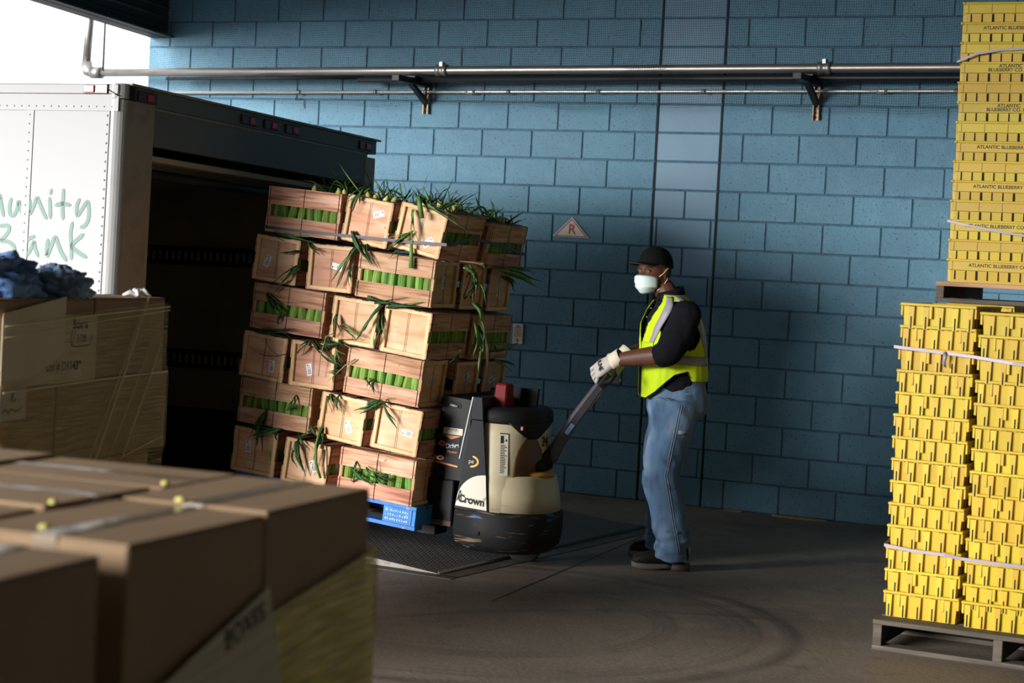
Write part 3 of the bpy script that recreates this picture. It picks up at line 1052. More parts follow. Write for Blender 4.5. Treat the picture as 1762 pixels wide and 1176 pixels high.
for i in range(ns + 1):
    s_ = -.004 + 1.30 * i / ns
    top = 1.415 - .05 * max(0, (s_ - .1))
    for k in range(nz_ + 1):
        z = .16 + (top - .16) * k / nz_
        bulge = (.003 if .8 < z < 1.13 else -.010) + .003 * mnoise.noise(Vector((s_ * 6, z * 22, 3)))
        vs.append((bulge, -s_, z))
for i in range(ns):
    for k in range(nz_):
        a = i * (nz_ + 1) + k
        fs.append((a, a + 1, a + nz_ + 2, a + nz_ + 1))
MB().add(vs, fs, 0, True).build('film_side', m_film2, fm2)
p = MB()
for (s0, z0, s1, z1, r_) in ((.20, 1.44, .62, .78, .006), (.13, 1.30, .5, .80, .003), (.07, 1.25, .38, .80, .0045), (.0, 1.40, 1.3, 1.34, .003), (0.0, 1.13, 1.3, 1.105, .004), (0.02, .86, .4, .80, .003), (.0, 1.385, 1.3, 1.30, .002), (.23, 1.42, .66, .80, .003)):
    p.tube([(.0, -s0, z0), (.006, -(s0 + s1) / 2, (z0 + z1) / 2 + .004), (.004, -s1, z1)], r_, 6, up=(1, 0, 0), flat=.35)
p.build('film_fold', m_fold, fm2, kind='stuff')
# knot of film on the corner
p = MB()
random.seed(3)
for k in range(7):
    a = random.uniform(0, 6.28)
    p.tube([(0, 0, .0), (.03 * math.cos(a), .03 * math.sin(a), .018 + .012 * random.random()), (.06 * math.cos(a), .06 * math.sin(a), .006)], [.010, .012, .004], 6)
p.build('film_knot', mat('white_film_knot', (0.72, 0.72, 0.74), 0.35), M=M2 @ T(-.03, -.20, 1.438), label='white knotted end of film on the corner of the far box load', cat='film')

# blue plastic bags heaped on the second load
m_bag = mat('blue_plastic_bag', (0.13, 0.26, 0.56), 0.33, spec=0.6, layers=[((0.04, 0.085, 0.24), 9.0, 0.45, 0.7, 0.7), ((0.40, 0.56, 0.85), 14.0, 0.58, 0.72, 0.6)], bump=(26.0, 0.8, 4.0))


def bag(label, M, rx, ry, rz, seed, m=m_bag):
    rings = []
    n = 72
    for i in range(45):
        ph = -PI / 2 + PI * i / 44
        ring = []
        for k in range(n):
            th = 2 * PI * k / n
            d_ = Vector((math.cos(ph) * math.cos(th), math.cos(ph) * math.sin(th), math.sin(ph)))
            f = 1 + .26 * mnoise.noise(d_ * 1.7 + Vector((seed, 0, 0))) + .30 * abs(mnoise.noise(d_ * 3.4 + Vector((0, seed, 0)))) - .10 + .22 * abs(mnoise.noise(Vector((d_.x * 8 + d_.z * 4, d_.y * 8, d_.z * 5 + seed))))
            q = Vector((d_.x * rx * f, d_.y * ry * f, d_.z * rz * f))
            q.z = max(q.z, -.42 * rz)
            ring.append(q)
        rings.append(ring)
    b = MB().loft(rings)
    return b.build('plastic_bag', m, M=M, label=label, cat='bag')


bag('crumpled dark blue plastic bag heap on the boxes beside the truck', M2 @ T(-.22, -1.08, 1.475), .20, .27, .125, 2.0)
bag('round bundle of blue plastic bag on the right of the heap, pale top', M2 @ T(-.10, -.715, 1.47), .12, .10, .085, 9.0,
    mat('pale_blue_plastic_bag', (0.22, 0.34, 0.52), 0.33, spec=0.6, layers=[((0.06, 0.10, 0.17), (3, 3, 25), 0.45, 0.7, 0.8), ((0.35, 0.50, 0.78), 9.0, 0.55, 0.7, 0.5)], bump=(26.0, 0.8, 4.0)))
bag('small fold of yellow sheet showing on top of the blue bag heap', M2 @ T(-.30, -.955, 1.555), .045, .05, .03, 5.0, mat('yellow_bag_scrap', (0.45, 0.35, 0.08), 0.5))

# ------------------------------------------------------------------ yellow harvest crates
m_yel = mat('yellow_crate_plastic', (0.46, 0.322, 0.012), 0.45, spec=0.3, layers=[((0.36, 0.23, 0.012), 8.0, 0.5, 0.8, 0.35), ((0.30, 0.22, 0.06), 40.0, 0.68, 0.76, 0.35)], rnd=0.09, hue=0.012)
m_slot = mat('dark_slot', (0.008, 0.007, 0.004), 0.9)
CW, CL, CH, CP = .345, .53, .12, .1008       # width, length, height, stacking pitch


def crate_meshes():
    # long axis along local y; short ends face +-y, long sides face +-x
    tub = MB()
    t_ = .01
    def ring(w, l, z): return [(-w / 2, -l / 2, z), (w / 2, -l / 2, z), (w / 2, l / 2, z), (-w / 2, l / 2, z)]
    tub.loft([ring(CW - 2 * t_, CL - 2 * t_, .008), ring(CW - .02, CL - .02, CH - .004), ring(CW - .008, CL - .008, CH - .004)][:2] , cap=False, smooth=False)
    rings = [ring(CW - .036, CL - .050, 0), ring(CW - .022, CL - .034, CH - .012), ring(CW - .034, CL - .046, CH - .012), ring(CW - .048, CL - .062, .008)]
    tub = MB().loft(rings, 0, True, False)
    rim = MB()
    w, l = CW, CL
    z0, z1 = CH - .013, CH
    rim.box(-w / 2, -l / 2, z0, w / 2, -l / 2 + .016, z1, b=.003)
    rim.box(-w / 2, l / 2 - .016, z0, w / 2, l / 2, z1, b=.003)
    rim.box(-w / 2, -l / 2 + .016, z0, -w / 2 + .016, l / 2 - .016, z1, b=.003)
    rim.box(w / 2 - .016, -l / 2 + .016, z0, w / 2, l / 2 - .016, z1, b=.003)
    rib = MB()      # tapered end rib, front of local -y
    rib.add([(-.012, .014, .002), (.012, .014, .002), (.017, .006, CH - .014), (-.017, .006, CH - .014),
             (-.010, -.008, .004), (.010, -.008, .004), (.0135, -.010, CH - .016), (-.0135, -.010, CH - .016)],
            [(4, 5, 6, 7), (0, 4, 7, 3), (1, 2, 6, 5), (0, 1, 5, 4), (3, 7, 6, 2)])
    slot = MB().box(-.0026, -.0108, .006, .0026, -.006, .060)
    tab = MB().box(-.007, -.010, .052, .007, .008, CH - .012, b=.002)
    band = MB()     # long-side upper band with short ribs (front of local +x turned to face -y when placed)
    band.box(-CL / 2 + .012, -.010, .062, CL / 2 - .012, 0, CH - .012, b=.002)
    for k in range(5):
        x = -CL / 2 + .03 + k * (CL - .06) / 4
        band.box(x - .003, -.0135, .066, x + .003, -.010, CH - .013)
    plain = MB()    # the same band without the ribs behind the lettering
    plain.box(-CL / 2 + .012, -.010, .062, CL / 2 - .012, 0, CH - .012, b=.002)
    for x in (-CL / 2 + .03, CL / 2 - .03):
        plain.box(x - .003, -.0135, .066, x + .003, -.010, CH - .013)
    vent = MB()
    for k in range(9):
        x = -CL / 2 + .045 + k * (CL - .09) / 8
        ww = .0042 if k % 3 == 2 else .0018
        vent.box(x - ww, -.0025, .014, x + ww, .001, .060)
    return dict(tub=tub.mesh('tub', m_yel), rim=rim.mesh('rim', m_yel), rib=rib.mesh('rib', m_yel), slot=slot.mesh('vent_slot', m_slot),
                tab=tab.mesh('tab', m_yel), band=band.mesh('side_band', m_yel), plain=plain.mesh('side_band', m_yel), vent=vent.mesh('vent_slot', m_slot))


YM = crate_meshes()


def yellow_crate(label, M, phase, group, lettered=False):
    t = thing('harvest_crate', label, 'crate', M, group)
    link('tub', YM['tub'], t)
    link('rim', YM['rim'], t)
    for e, rot in ((-1, 0), (1, 180)):
        for k in range(5):
            x = -.132 + k * .066 + (.012 if phase else -.012)
            Mx = RZ(rot) @ T(x, -CL / 2 + .0125, 0)
            rb = link('rib', YM['rib'], t, Mx)
            if e < 0:
                link('vent_slot', YM['slot'], rb)
        for x in ((-.033, .150) if phase else (-.10, .10)):
            link('tab', YM['tab'], t, RZ(rot) @ T(x, -CL / 2 + .0125, 0))
    for rot in (90, -90):
        Mx = RZ(rot) @ T(0, -CW / 2 + .0115, 0)
        bd = link('side_band', YM['plain' if lettered and rot == 90 else 'band'], t, Mx)
        if rot == 90:
            link('vent_slot', YM['vent'], bd, kind='stuff')
    return t


Y0 = -4.215
pallet('weathered grey pallet on the floor under the stacked yellow crates', T(5.38, -3.80, 0) @ RZ(-1), 1.12, 1.04, m_palgrey, .14)
random.seed(11)
for c, (cx_, nmcol, dy, dz_) in enumerate(((5.002, 'left', 0, 0), (5.365, 'right', -.035, -.022))):
    proto = None
    for k in range(14):
        M = T(cx_ - .0 + random.uniform(-.002, .002), Y0 + CL / 2 + dy + random.uniform(-.003, .003), .141 + k * CP + (dz_ if k else 0) * (k > 0)) @ RZ(-1 + random.uniform(-.35, .35))
        ordn = ['first', 'second', 'third', 'fourth', 'fifth', 'sixth', 'seventh', 'eighth', 'ninth', 'tenth', 'eleventh', 'twelfth', 'thirteenth', 'fourteenth'][13 - k]
        yellow_crate(f'yellow ribbed plastic crate, {ordn} from the top of the {nmcol} floor-level column', M, k % 2, 'yellow crates in the lower stack')
# a second load behind carries the upper pallet
pallet('weathered pallet on the floor behind the front yellow crates', T(5.30, -2.45, 0), 1.12, 1.04, m_palgrey, .14)
for c, cx_ in enumerate((4.93, 5.52)):
    for k in range(14):
        ordn = ['first', 'second', 'third', 'fourth', 'fifth', 'sixth', 'seventh', 'eighth', 'ninth', 'tenth', 'eleventh', 'twelfth', 'thirteenth', 'fourteenth'][13 - k]
        t = yellow_crate(f'yellow crate behind the front columns, {ordn} from top of the {["left", "right"][c]} rear column', T(cx_, -2.93 + CL / 2, .141 + k * CP), k % 2, 'yellow crates in the rear lower stack')
ZU = .141 + 13 * CP + CH
pallet('dark pallet with a orange wood edge between the lower and upper yellow crates', T(5.27, -2.46, ZU + .001), 1.13, 1.02, m_palgrey, .105, mdeck=m_palorange)
UZ = ZU + .107
lines = {1: ['ATLANTIC BLUEBERRY CO'], 3: ['ATLANTIC', 'BLUEBERRY CO. INC'], 5: ['ATLANTIC', 'BLUEBERRY CO. INC'], 7: ['ATLANTIC BLUEBERRY CO.'],
         9: ['ATLANTIC BLUEBERRY CO.'], 11: ['ATLANTIC BLUEBERRY CO., INC'], 13: ['ATLANTIC BLUEBERRY CO.']}
for k in range(14):
    i = 13 - k
    ordn = ['first', 'second', 'third', 'fourth', 'fifth', 'sixth', 'seventh', 'eighth', 'ninth', 'tenth', 'eleventh', 'twelfth', 'thirteenth', 'fourteenth'][i]
    lb = f'yellow crate with black lettering on its side, {ordn} from the top of the upper stack' if i in lines else f'yellow crate without lettering, {ordn} from the top of the upper stack'
    t = yellow_crate(lb, T(4.745 + CL / 2 + random.uniform(-.003, .003), -2.94 + CW / 2 + random.uniform(-.002, .002), UZ + k * CP) @ RZ(-90 + random.uniform(-.3, .3)), k % 2, 'yellow crates in the upper stack', i in lines)
    if i in lines:
        ls = lines[i]
        for q, s_ in enumerate(ls):
            z = .092 - (q * .020) + (.006 if len(ls) > 1 else -.003)
            me = text_mesh(s_, .0245, m_ink, bold=.0005)
            link('lettering', me, t, RZ(90) @ T(.0, -CW / 2 + .0008, z) @ FACE_FRONT)

# straps round the crates
m_strap = mat('lilac_plastic_strap', (0.25, 0.20, 0.25), 0.4)


def ribbon(name, pts, h, m, label, cat='strap', th=.0025, M=None):
    """flat strap standing on edge: vertical width h following pts"""
    P = [Vector(q) for q in pts]
    b = MB()
    rings = []
    for i, q in enumerate(P):
        t_ = (P[min(i + 1, len(P) - 1)] - P[max(i - 1, 0)]).normalized()
        nrm = Vector((t_.y, -t_.x, 0))
        if nrm.length < 1e-4:
            nrm = Vector((0, -1, 0))
        nrm = nrm.normalized() * th
        up = Vector((0, 0, h / 2))
        rings.append([q - up, q + up, q + up + nrm, q - up + nrm])
    b.loft(rings, 0, True, False)
    return b.build(name, m, M=M, label=label, cat=cat)


yf = Y0 - .017
z_ = .141 + 11 * CP + CH - .02
st = ribbon('plastic_strap', [(4.818, Y0 + .3, z_ + .02), (4.815, yf, z_ + .02), (4.95, yf - .003, z_ + .012), (5.05, yf - .006, z_ + .006), (5.18, yf - .02, z_ - .002), (5.35, yf - .042, z_ - .018), (5.55, yf - .044, z_ - .03)], .014, m_strap, 'lilac plastic strap with a knot round the upper part of the lower yellow crates')
p = MB()
p.tube([(5.045, yf - .012, z_ + .01), (5.05, yf - .022, z_ - .01), (5.044, yf - .016, z_ - .04), (5.052, yf - .018, z_ - .055), (5.048, yf - .012, z_ - .03)], [.007, .01, .008, .008, .004], 8)
p.build('knot', m_strap, st)
z_ = .141 + 2 * CP + CH - .012
ribbon('plastic_strap', [(4.80, Y0 + .3, z_ + .035), (4.825, yf, z_ + .018), (4.95, yf - .003, z_ + .006), (5.10, yf - .008, z_ + .004), (5.18, yf - .04, z_ + .0), (5.35, yf - .044, z_ - .004), (5.56, yf - .046, z_ - .004)], .014, m_strap, 'lilac plastic strap round the bottom third of the lower yellow crates')
yu = -2.955
z_ = UZ + 11 * CP + .075
ribbon('plastic_strap', [(4.742, yu + .2, z_ - .06), (4.742, yu, z_ - .06), (4.83, yu - .003, z_ - .02), (4.95, yu - .003, z_ + .0), (5.10, yu - .003, z_ + .008), (5.28, yu, z_ + .006)], .012, m_strap, 'lilac plastic strap sagging across the upper yellow crates near the top')
z_ = UZ + 2 * CP + .10
ribbon('plastic_strap', [(4.742, yu + .2, z_ + .01), (4.742, yu, z_ + .01), (4.85, yu - .003, z_ - .01), (5.0, yu - .003, z_ - .035), (5.28, yu, z_ - .07)], .012, m_strap, 'lilac plastic strap slanting across the lower part of the upper yellow crates')
# ------------------------------------------------------------------ wooden corn crates on the blue pallet
m_wood = mat('pinkish_slat_wood', (0.52, 0.275, 0.165), 0.7, spec=0.3, layers=[((0.22, 0.085, 0.04), (4.5, 40, 70), 0.46, 0.66, 0.85, 5.0), ((0.70, 0.46, 0.32), (3.0, 14, 26), 0.5, 0.68, 0.7), ((0.30, 0.13, 0.06), (2.5, 6, 9), 0.52, 0.7, 0.55), ((0.10, 0.045, 0.025), (20, 20, 20), 0.70, 0.76, 0.8)],
             bump=((6, 90, 120), 0.12), rnd=0.22, hue=0.012)
m_panel = mat('plywood_end_panel', (0.60, 0.325, 0.19), 0.62, spec=0.35, layers=[((0.40, 0.18, 0.07), (9, 4, 34), 0.48, 0.66, 0.7, 5.0), ((0.76, 0.49, 0.33), (5, 3, 9), 0.5, 0.66, 0.65), ((0.14, 0.05, 0.025), (22, 22, 22), 0.73, 0.77, 0.8)],
              bump=((20, 20, 90), 0.08), rnd=0.16, hue=0.012)
m_cleat = mat('pale_pine_cleat', (0.66, 0.44, 0.22), 0.65, layers=[((0.46, 0.25, 0.10), (18, 18, 18), 0.5, 0.75, 0.6)], rnd=0.14)
m_wire = mat('binding_wire', (0.05, 0.045, 0.05), 0.5, 0.5)
m_husk = mat('pale_green_corn_husk', (0.17, 0.30, 0.05), 0.6, spec=0.2, layers=[((0.06, 0.14, 0.022), (75, 75, 6), 0.44, 0.62, 0.85), ((0.36, 0.44, 0.13), (60, 60, 4), 0.56, 0.70, 0.6)], bump=((120, 120, 6), 0.5), rnd=0.28, hue=0.02)
m_leaf = mat('dark_green_corn_leaf', (0.022, 0.068, 0.022), 0.6, spec=0.25, layers=[((0.075, 0.15, 0.035), (40, 40, 6), 0.48, 0.7, 0.6)], rnd=0.45, hue=0.03)
m_leafl = mat('fresh_green_corn_leaf', (0.10, 0.21, 0.04), 0.55, layers=[((0.06, 0.16, 0.03), (60, 60, 6), 0.48, 0.7, 0.6)], rnd=0.25, hue=0.02)
m_dry = mat('dry_leaf_stem', (0.26, 0.22, 0.10), 0.7)
m_tip = mat('yellow_corn_tip', (0.62, 0.56, 0.16), 0.55, layers=[((0.36, 0.46, 0.10), 30.0, 0.45, 0.7, 0.6)], rnd=0.2)
m_tagp = mat('white_ship_label', (0.74, 0.74, 0.76), 0.4)

L_, W_, H_ = .470, .285, .250
CM = {}
CM['cv'] = MB().box(-.008, -.011, -H_ / 2, .008, .011, H_ / 2, b=.0025).mesh('cleat', m_cleat)
CM['ch'] = MB().box(-.008, -W_ / 2 + .022, -.010, .008, W_ / 2 - .022, .010, b=.0025).mesh('cleat', m_cleat)
CM['pan'] = MB().box(-.002, -W_ / 2 + .004, -H_ / 2 + .003, .002, W_ / 2 - .004, H_ / 2 - .003).mesh('end_panel', m_panel)


def warped(x0, y0, z0, x1, y1, z1, m, name, seed, amp=.002, n=8):
    """a thin board with slightly uneven edges and a faint cup"""
    rings = []
    for i in range(n + 1):
        x = x0 + (x1 - x0) * i / n
        e = lambda q: amp * mnoise.noise(Vector((x * 9, q, seed)))
        rings.append([(x, y0 + e(1) * .4, z0 + e(2)), (x, y1 + e(1) * .4, z0 + e(2)), (x, y1 + e(1) * .4, z1 + e(3)), (x, y0 + e(1) * .4, z1 + e(3))])
    return MB().loft(rings, 0, True, False).mesh(name, m)


CM['su'] = [warped(-L_ / 2, -.003, H_ / 2 - .098, L_ / 2, .003, H_ / 2 - .003, m_wood, 'side_slat', k * 3.1) for k in range(3)]
CM['sl'] = [warped(-L_ / 2, -.003, -H_ / 2 + .002, L_ / 2, .003, -H_ / 2 + .088, m_wood, 'side_slat', 20 + k * 3.1) for k in range(3)]
CM['top'] = warped(-L_ / 2, -.034, -.002, L_ / 2, .034, .002, m_wood, 'lid_slat', 44)
CM['bot'] = warped(-L_ / 2, -W_ / 2 + .004, -.002, L_ / 2, W_ / 2 - .004, .002, m_wood, 'bottom_board', 55)
wq = MB()
a, c = W_ / 2 + .0055, H_ / 2 + .0035
wq.tube([(0, -a, -c), (0, -a, 0), (0, -a, c), (0, 0, c), (0, a, c), (0, a, -c), (0, 0, -c), (0, -a, -c)], .0014, 5)
CM['wy'] = wq.mesh('binding_wire', m_wire)
wq = MB()
a = L_ / 2 - .004
wq.tube([(a + .001, .003, -c), (a - .003, .002, -.06), (a - .004, -.001, .05), (a + .001, .001, c), (0, 0, c + .001), (-a, 0, c), (-a + .004, 0, 0), (-a, 0, -c), (0, 0, -c - .001), (a + .001, .003, -c)], .0014, 5)
CM['wx'] = wq.mesh('binding_wire', m_wire)


def ear_mesh(seed, n=14):
    rings = []
    Lh = .20
    for i in range(11):
        t = i / 10
        r = .0275 * (math.sin(PI * (0.16 + .80 * t)) ** .55)
        ring = []
        for k in range(n):
            th = 2 * PI * k / n
            rr = r * (1 + .07 * math.cos(th * 5 + seed + t * .8) + .05 * mnoise.noise(Vector((th, t * 2, seed))))
            ring.append((rr * math.cos(th) + .004 * math.sin(t * 3 + seed), rr * math.sin(th), (t - .5) * Lh))
        rings.append(ring)
    return MB().loft(rings).mesh('corn_ear', m_husk)


EARS = [ear_mesh(k * 1.7) for k in range(6)]
TAG = MB().box(-.017, -.0335, 0, .017, .0335, .0008).mesh('ship_label', m_tagp)
bar = MB()
for k in range(9):
    y = -.026 + k * .0032
    bar.box(-.011, y, .0008, .011, y + (.0018 if k % 3 else .0009), .0011)
bar.box(-.012, .022, .0008, -.002, .028, .0011)
for k in range(3):
    bar.box(-.008 + k * .006, .006, .0008, -.006 + k * .006, .018, .0010)
TAGP = bar.mesh('bar_code', m_ink)


def corn_crate(label, M, group='wooden corn crates on the blue pallet', tags=(), lid=True):
    t = thing('corn_crate', label, 'crate', M, group)
    for e in (-1, 1):
        x = e * (L_ / 2 - .008)
        for s in (-1, 1):
            link('cleat', CM['cv'], t, T(x, s * (W_ / 2 - .011 - .003), 0))
            link('cleat', CM['ch'], t, T(x, 0, s * (H_ / 2 - .010 - .001)))
        pn = link('end_panel', CM['pan'], t, T(e * (L_ / 2 - .018), 0, 0))
        for (ee, y, z, rot) in tags:
            if ee == e:
                # label glued on the inset panel, facing out of the end
                Mx = T(e * .0022, y, z) @ (FACE_RIGHT if e > 0 else RZ(180) @ FACE_RIGHT) @ RZ(rot)
                q = link('ship_label', TAG, pn, Mx)
                q2 = link('bar_code', TAGP, pn, Mx)
    for s in (-1, 1):
        link('side_slat', random.choice(CM['su']), t, T(0, s * (W_ / 2), 0))
        link('side_slat', random.choice(CM['sl']), t, T(0, s * (W_ / 2), 0))
    if lid:
        for y in (-.108, 0, .108):
            link('lid_slat', CM['top'], t, T(0, y, H_ / 2))
    link('bottom_board', CM['bot'], t, T(0, 0, -H_ / 2))
    link('binding_wire', CM['wy'], t)
    for x in (-L_ / 2 + .013, L_ / 2 - .013):
        link('binding_wire', CM['wy'], t, T(x, 0, 0))
    link('binding_wire', CM['wx'], t)
    return t


FY = -3.70                      # front plane of the load
CR = {}
ORD = ['first', 'second', 'third', 'fourth', 'fifth', 'sixth', 'seventh', 'eighth', 'ninth']


def ears(M, where, ys, xs, group, zt=0.0, rnd=.004):
    for k, x in enumerate(xs):
        me = random.choice(EARS)
        Mx = M @ T(x + random.uniform(-rnd, rnd), ys + random.uniform(-.004, .004), zt + random.uniform(-.012, .012)) @ RY(random.uniform(-7, 7)) @ RX(random.uniform(-4, 4)) @ RZ(random.uniform(0, 360))
        o = link('corn_ear', me, None, Mx, f'{ORD[k]} green corn ear from the left in {where}', 'corn', group)


def side_on(key, cx, cz, roll, label, where, n=8, dy=0.0, y=None, yaw=0):
    yy = (FY + W_ / 2) if y is None else y
    M = T(cx, yy + dy, cz) @ RY(roll) @ RZ(yaw)
    CR[key] = corn_crate(label, M)
    if n:
        xs = [-L_ / 2 + .047 + (L_ - .094) * k / (n - 1) for k in range(n)]
        ears(M, where, -W_ / 2 + .036, xs, 'corn ears in the slatted crates')
    return M


def end_on(key, cx, cz, roll, label, tags=(), where=None, n=0, y=None, dy=0.0, yaw=0, right=True, n2=None):
    yy = (FY + L_ / 2) if y is None else y
    M = T(cx, yy + dy, cz) @ RY(roll) @ RZ(-90 + yaw)
    CR[key] = corn_crate(label, M, tags=tags)
    if n:
        # ears against the +X side: local +y ; local +x points to the viewer
        xs = [L_ / 2 - .047 - (L_ - .094) * k / 7 for k in range(n)]
        ears(M, where, W_ / 2 - .036, xs, 'corn ears in the slatted crates')
    return M


X0 = 2.14
Zb = .30
# measured centres (x from the load's right edge, z above its base) and tilt of each crate on the front
side_on('1A', X0 - .79, Zb + 1.574, 4.2, 'slatted corn crate at the top left corner of the load, long side out', 'the top left slatted crate', 8)
end_on('1B', X0 - .383, Zb + 1.541, 8.5, 'corn crate in the top row right of the slatted one, plain labelled end panel', [(1, .055, .05, -68)], 'the second top row crate', 3)
end_on('1C', X0 - .055, Zb + 1.506, 11.5, 'corn crate in the top row with green leaves hanging over its end panel', [(1, .055, -.055, -45)], 'the leaf hung top crate, right side', 8)
end_on('2A', X0 - .952, Zb + 1.306, 6.0, 'corn crate at the left of the second row, label low on its left half', [(1, -.062, -.015, -20)], 'the left second row crate', 3)
end_on('2B', X0 - .602, Zb + 1.276, 2.5, 'corn crate second from left in the second row with a warped end panel', [(1, .035, .01, 78)])
side_on('2C', X0 - .192, Zb + 1.239, 4.8, 'pale slatted corn crate at the right of the second row', 'the pale slatted second row crate', 8)
side_on('3A', X0 - .859, Zb + 1.030, 4.6, 'reddish slatted corn crate at the left of the third row', 'the slatted third row crate', 8)
end_on('3B', X0 - .435, Zb + .990, 5.2, 'corn crate in the middle of the third row, no label, leaves both sides', (), 'the middle third row crate', 2)
end_on('3C', X0 - .112, Zb + .954, 6.5, 'corn crate at the right of the third row, knot in its bare panel', (), 'the third row corner crate, right side', 8)
end_on('4A', X0 - 1.006, Zb + .760, 6.6, 'corn crate at the left of the fourth row with loose wire across its orange panel', [(1, .055, -.045, 2)], 'the left fourth row crate', 2)
end_on('4B', X0 - .686, Zb + .737, 2.4, 'corn crate second from left in the fourth row, label left of its wire', [(1, -.025, -.03, 14)])
side_on('4C', X0 - .235, Zb + .703, 6.0, 'grey-streaked slatted corn crate at the right of the fourth row', 'the slatted fourth row crate', 8)
side_on('5A', X0 - .915, Zb + .496, 4.2, 'slatted corn crate at the left of the fifth row with doubled wires', 'the slatted fifth row crate', 8)
end_on('5B', X0 - .482, Zb + .455, 7.2, 'corn crate in the middle of the fifth row, label slanting low right', [(1, .04, -.04, 28)], 'the middle fifth row crate', 2)
end_on('5C', X0 - .139, Zb + .426, 7.4, 'corn crate at the right of the fifth row, label lying level', [(1, .06, -.01, 87)], 'the fifth row corner crate, right side', 8)
end_on('6A', X0 - 1.037, Zb + .225, 4.8, 'corn crate at the bottom left of the load, upright label by its left cleat', [(1, -.05, .02, 1)], 'the bottom left crate', 2)
end_on('6B', X0 - .70, Zb + .185, 7.0, 'corn crate in the bottom row with a long leaf stalk over its label', [(1, .045, -.005, 32)], 'the middle crate of the bottom row', 2)
side_on('6C', X0 - .248, Zb + .158, 4.6, 'slatted corn crate at the bottom right of the load on the blue pallet', 'the bottom slatted crate', 8)
# right-hand face of the load and the crates behind
end_on('1D', X0 - .02, Zb + 1.470, 11.0, 'slatted corn crate behind the leaf-covered one at the top right of the load', (), 'the rear right top row crate', 8, y=FY + L_ * 1.5 + .012)
end_on('1E', X0 - .36, Zb + 1.52, 8.0, 'corn crate in the middle of the top row at the back, under the corn leaves', y=FY + L_ * 1.5 + .012)
side_on('1F', X0 - .80, Zb + 1.565, 4.6, 'corn crate at the back left of the top row behind the slatted one', '', 0, y=FY + W_ * 1.5 + .02)
side_on('2D', X0 - .185, Zb + 1.232, 5.0, 'corn crate on the right of the second row marked with a black 23', '', 0, y=FY + W_ * 1.5 + .045)
CR['2D'].matrix_basis = CR['2D'].matrix_basis
side_on('2E', X0 - .175, Zb + 1.225, 5.2, 'corn crate at the far right of the second row beside the blue wall', '', 0, y=FY + W_ * 2.5 + .085)
end_on('3D', X0 - .085, Zb + .945, 6.5, 'slatted corn crate at the right rear of the third row', (), 'the rear right third row crate', 8, y=FY + L_ * 1.5 + .02)
side_on('4D', X0 - .20, Zb + .69, 5.5, 'dark corn crate end in the fourth row above the truck battery', '', 0, y=FY + W_ * 1.5 + .05)
side_on('4E', X0 - .185, Zb + .685, 5.5, 'corn crate end at the far right of the fourth row beside the notice', '', 0, y=FY + W_ * 2.5 + .085)
end_on('5D', X0 - .12, Zb + .425, 6.0, 'corn crate at the right rear of the fifth row behind the pallet jack', y=FY + L_ * 1.5 + .02)
side_on('6D', X0 - .235, Zb + .155, 4.8, 'corn crate at the right rear of the bottom row behind the pallet jack', '', 0, y=FY + W_ * 1.5 + .05)
side_on('6E', X0 - .235, Zb + .155, 4.8, 'corn crate at the far rear of the bottom row behind the pallet jack', '', 0, y=FY + W_ * 2.5 + .08)


def put_tag(key, e, y, z, rot):
    t = CR[key]
    Mx = T(e * (L_ / 2 - .0158), y, z) @ (FACE_RIGHT if e > 0 else RZ(180) @ FACE_RIGHT) @ RZ(rot)
    link('ship_label', TAG, t, Mx)
    link('bar_code', TAGP, t, Mx)


put_tag('2C', 1, .0, .01, 0)
put_tag('2D', 1, .045, .03, 3)
put_tag('2E', 1, .01, -.01, 8)
put_tag('4C', 1, -.02, .02, -30)
put_tag('4D', 1, .02, .04, -70)
put_tag('4E', 1, .0, .02, -70)
p = MB()
MX = T(L_ / 2 - .0155, 0, 0) @ FACE_RIGHT
p.stroke([(-.075, .05), (-.055, .075), (-.03, .065), (-.035, .02), (-.075, -.05), (-.06, -.065), (-.03, -.055)], .012, M=MX)
p.stroke([(.0, .06), (.03, .075), (.045, .05), (.02, .015), (.05, -.005), (.045, -.05), (.0, -.06)], .012, M=MX)
p.build('ink_mark', m_ink, CR['2D'])

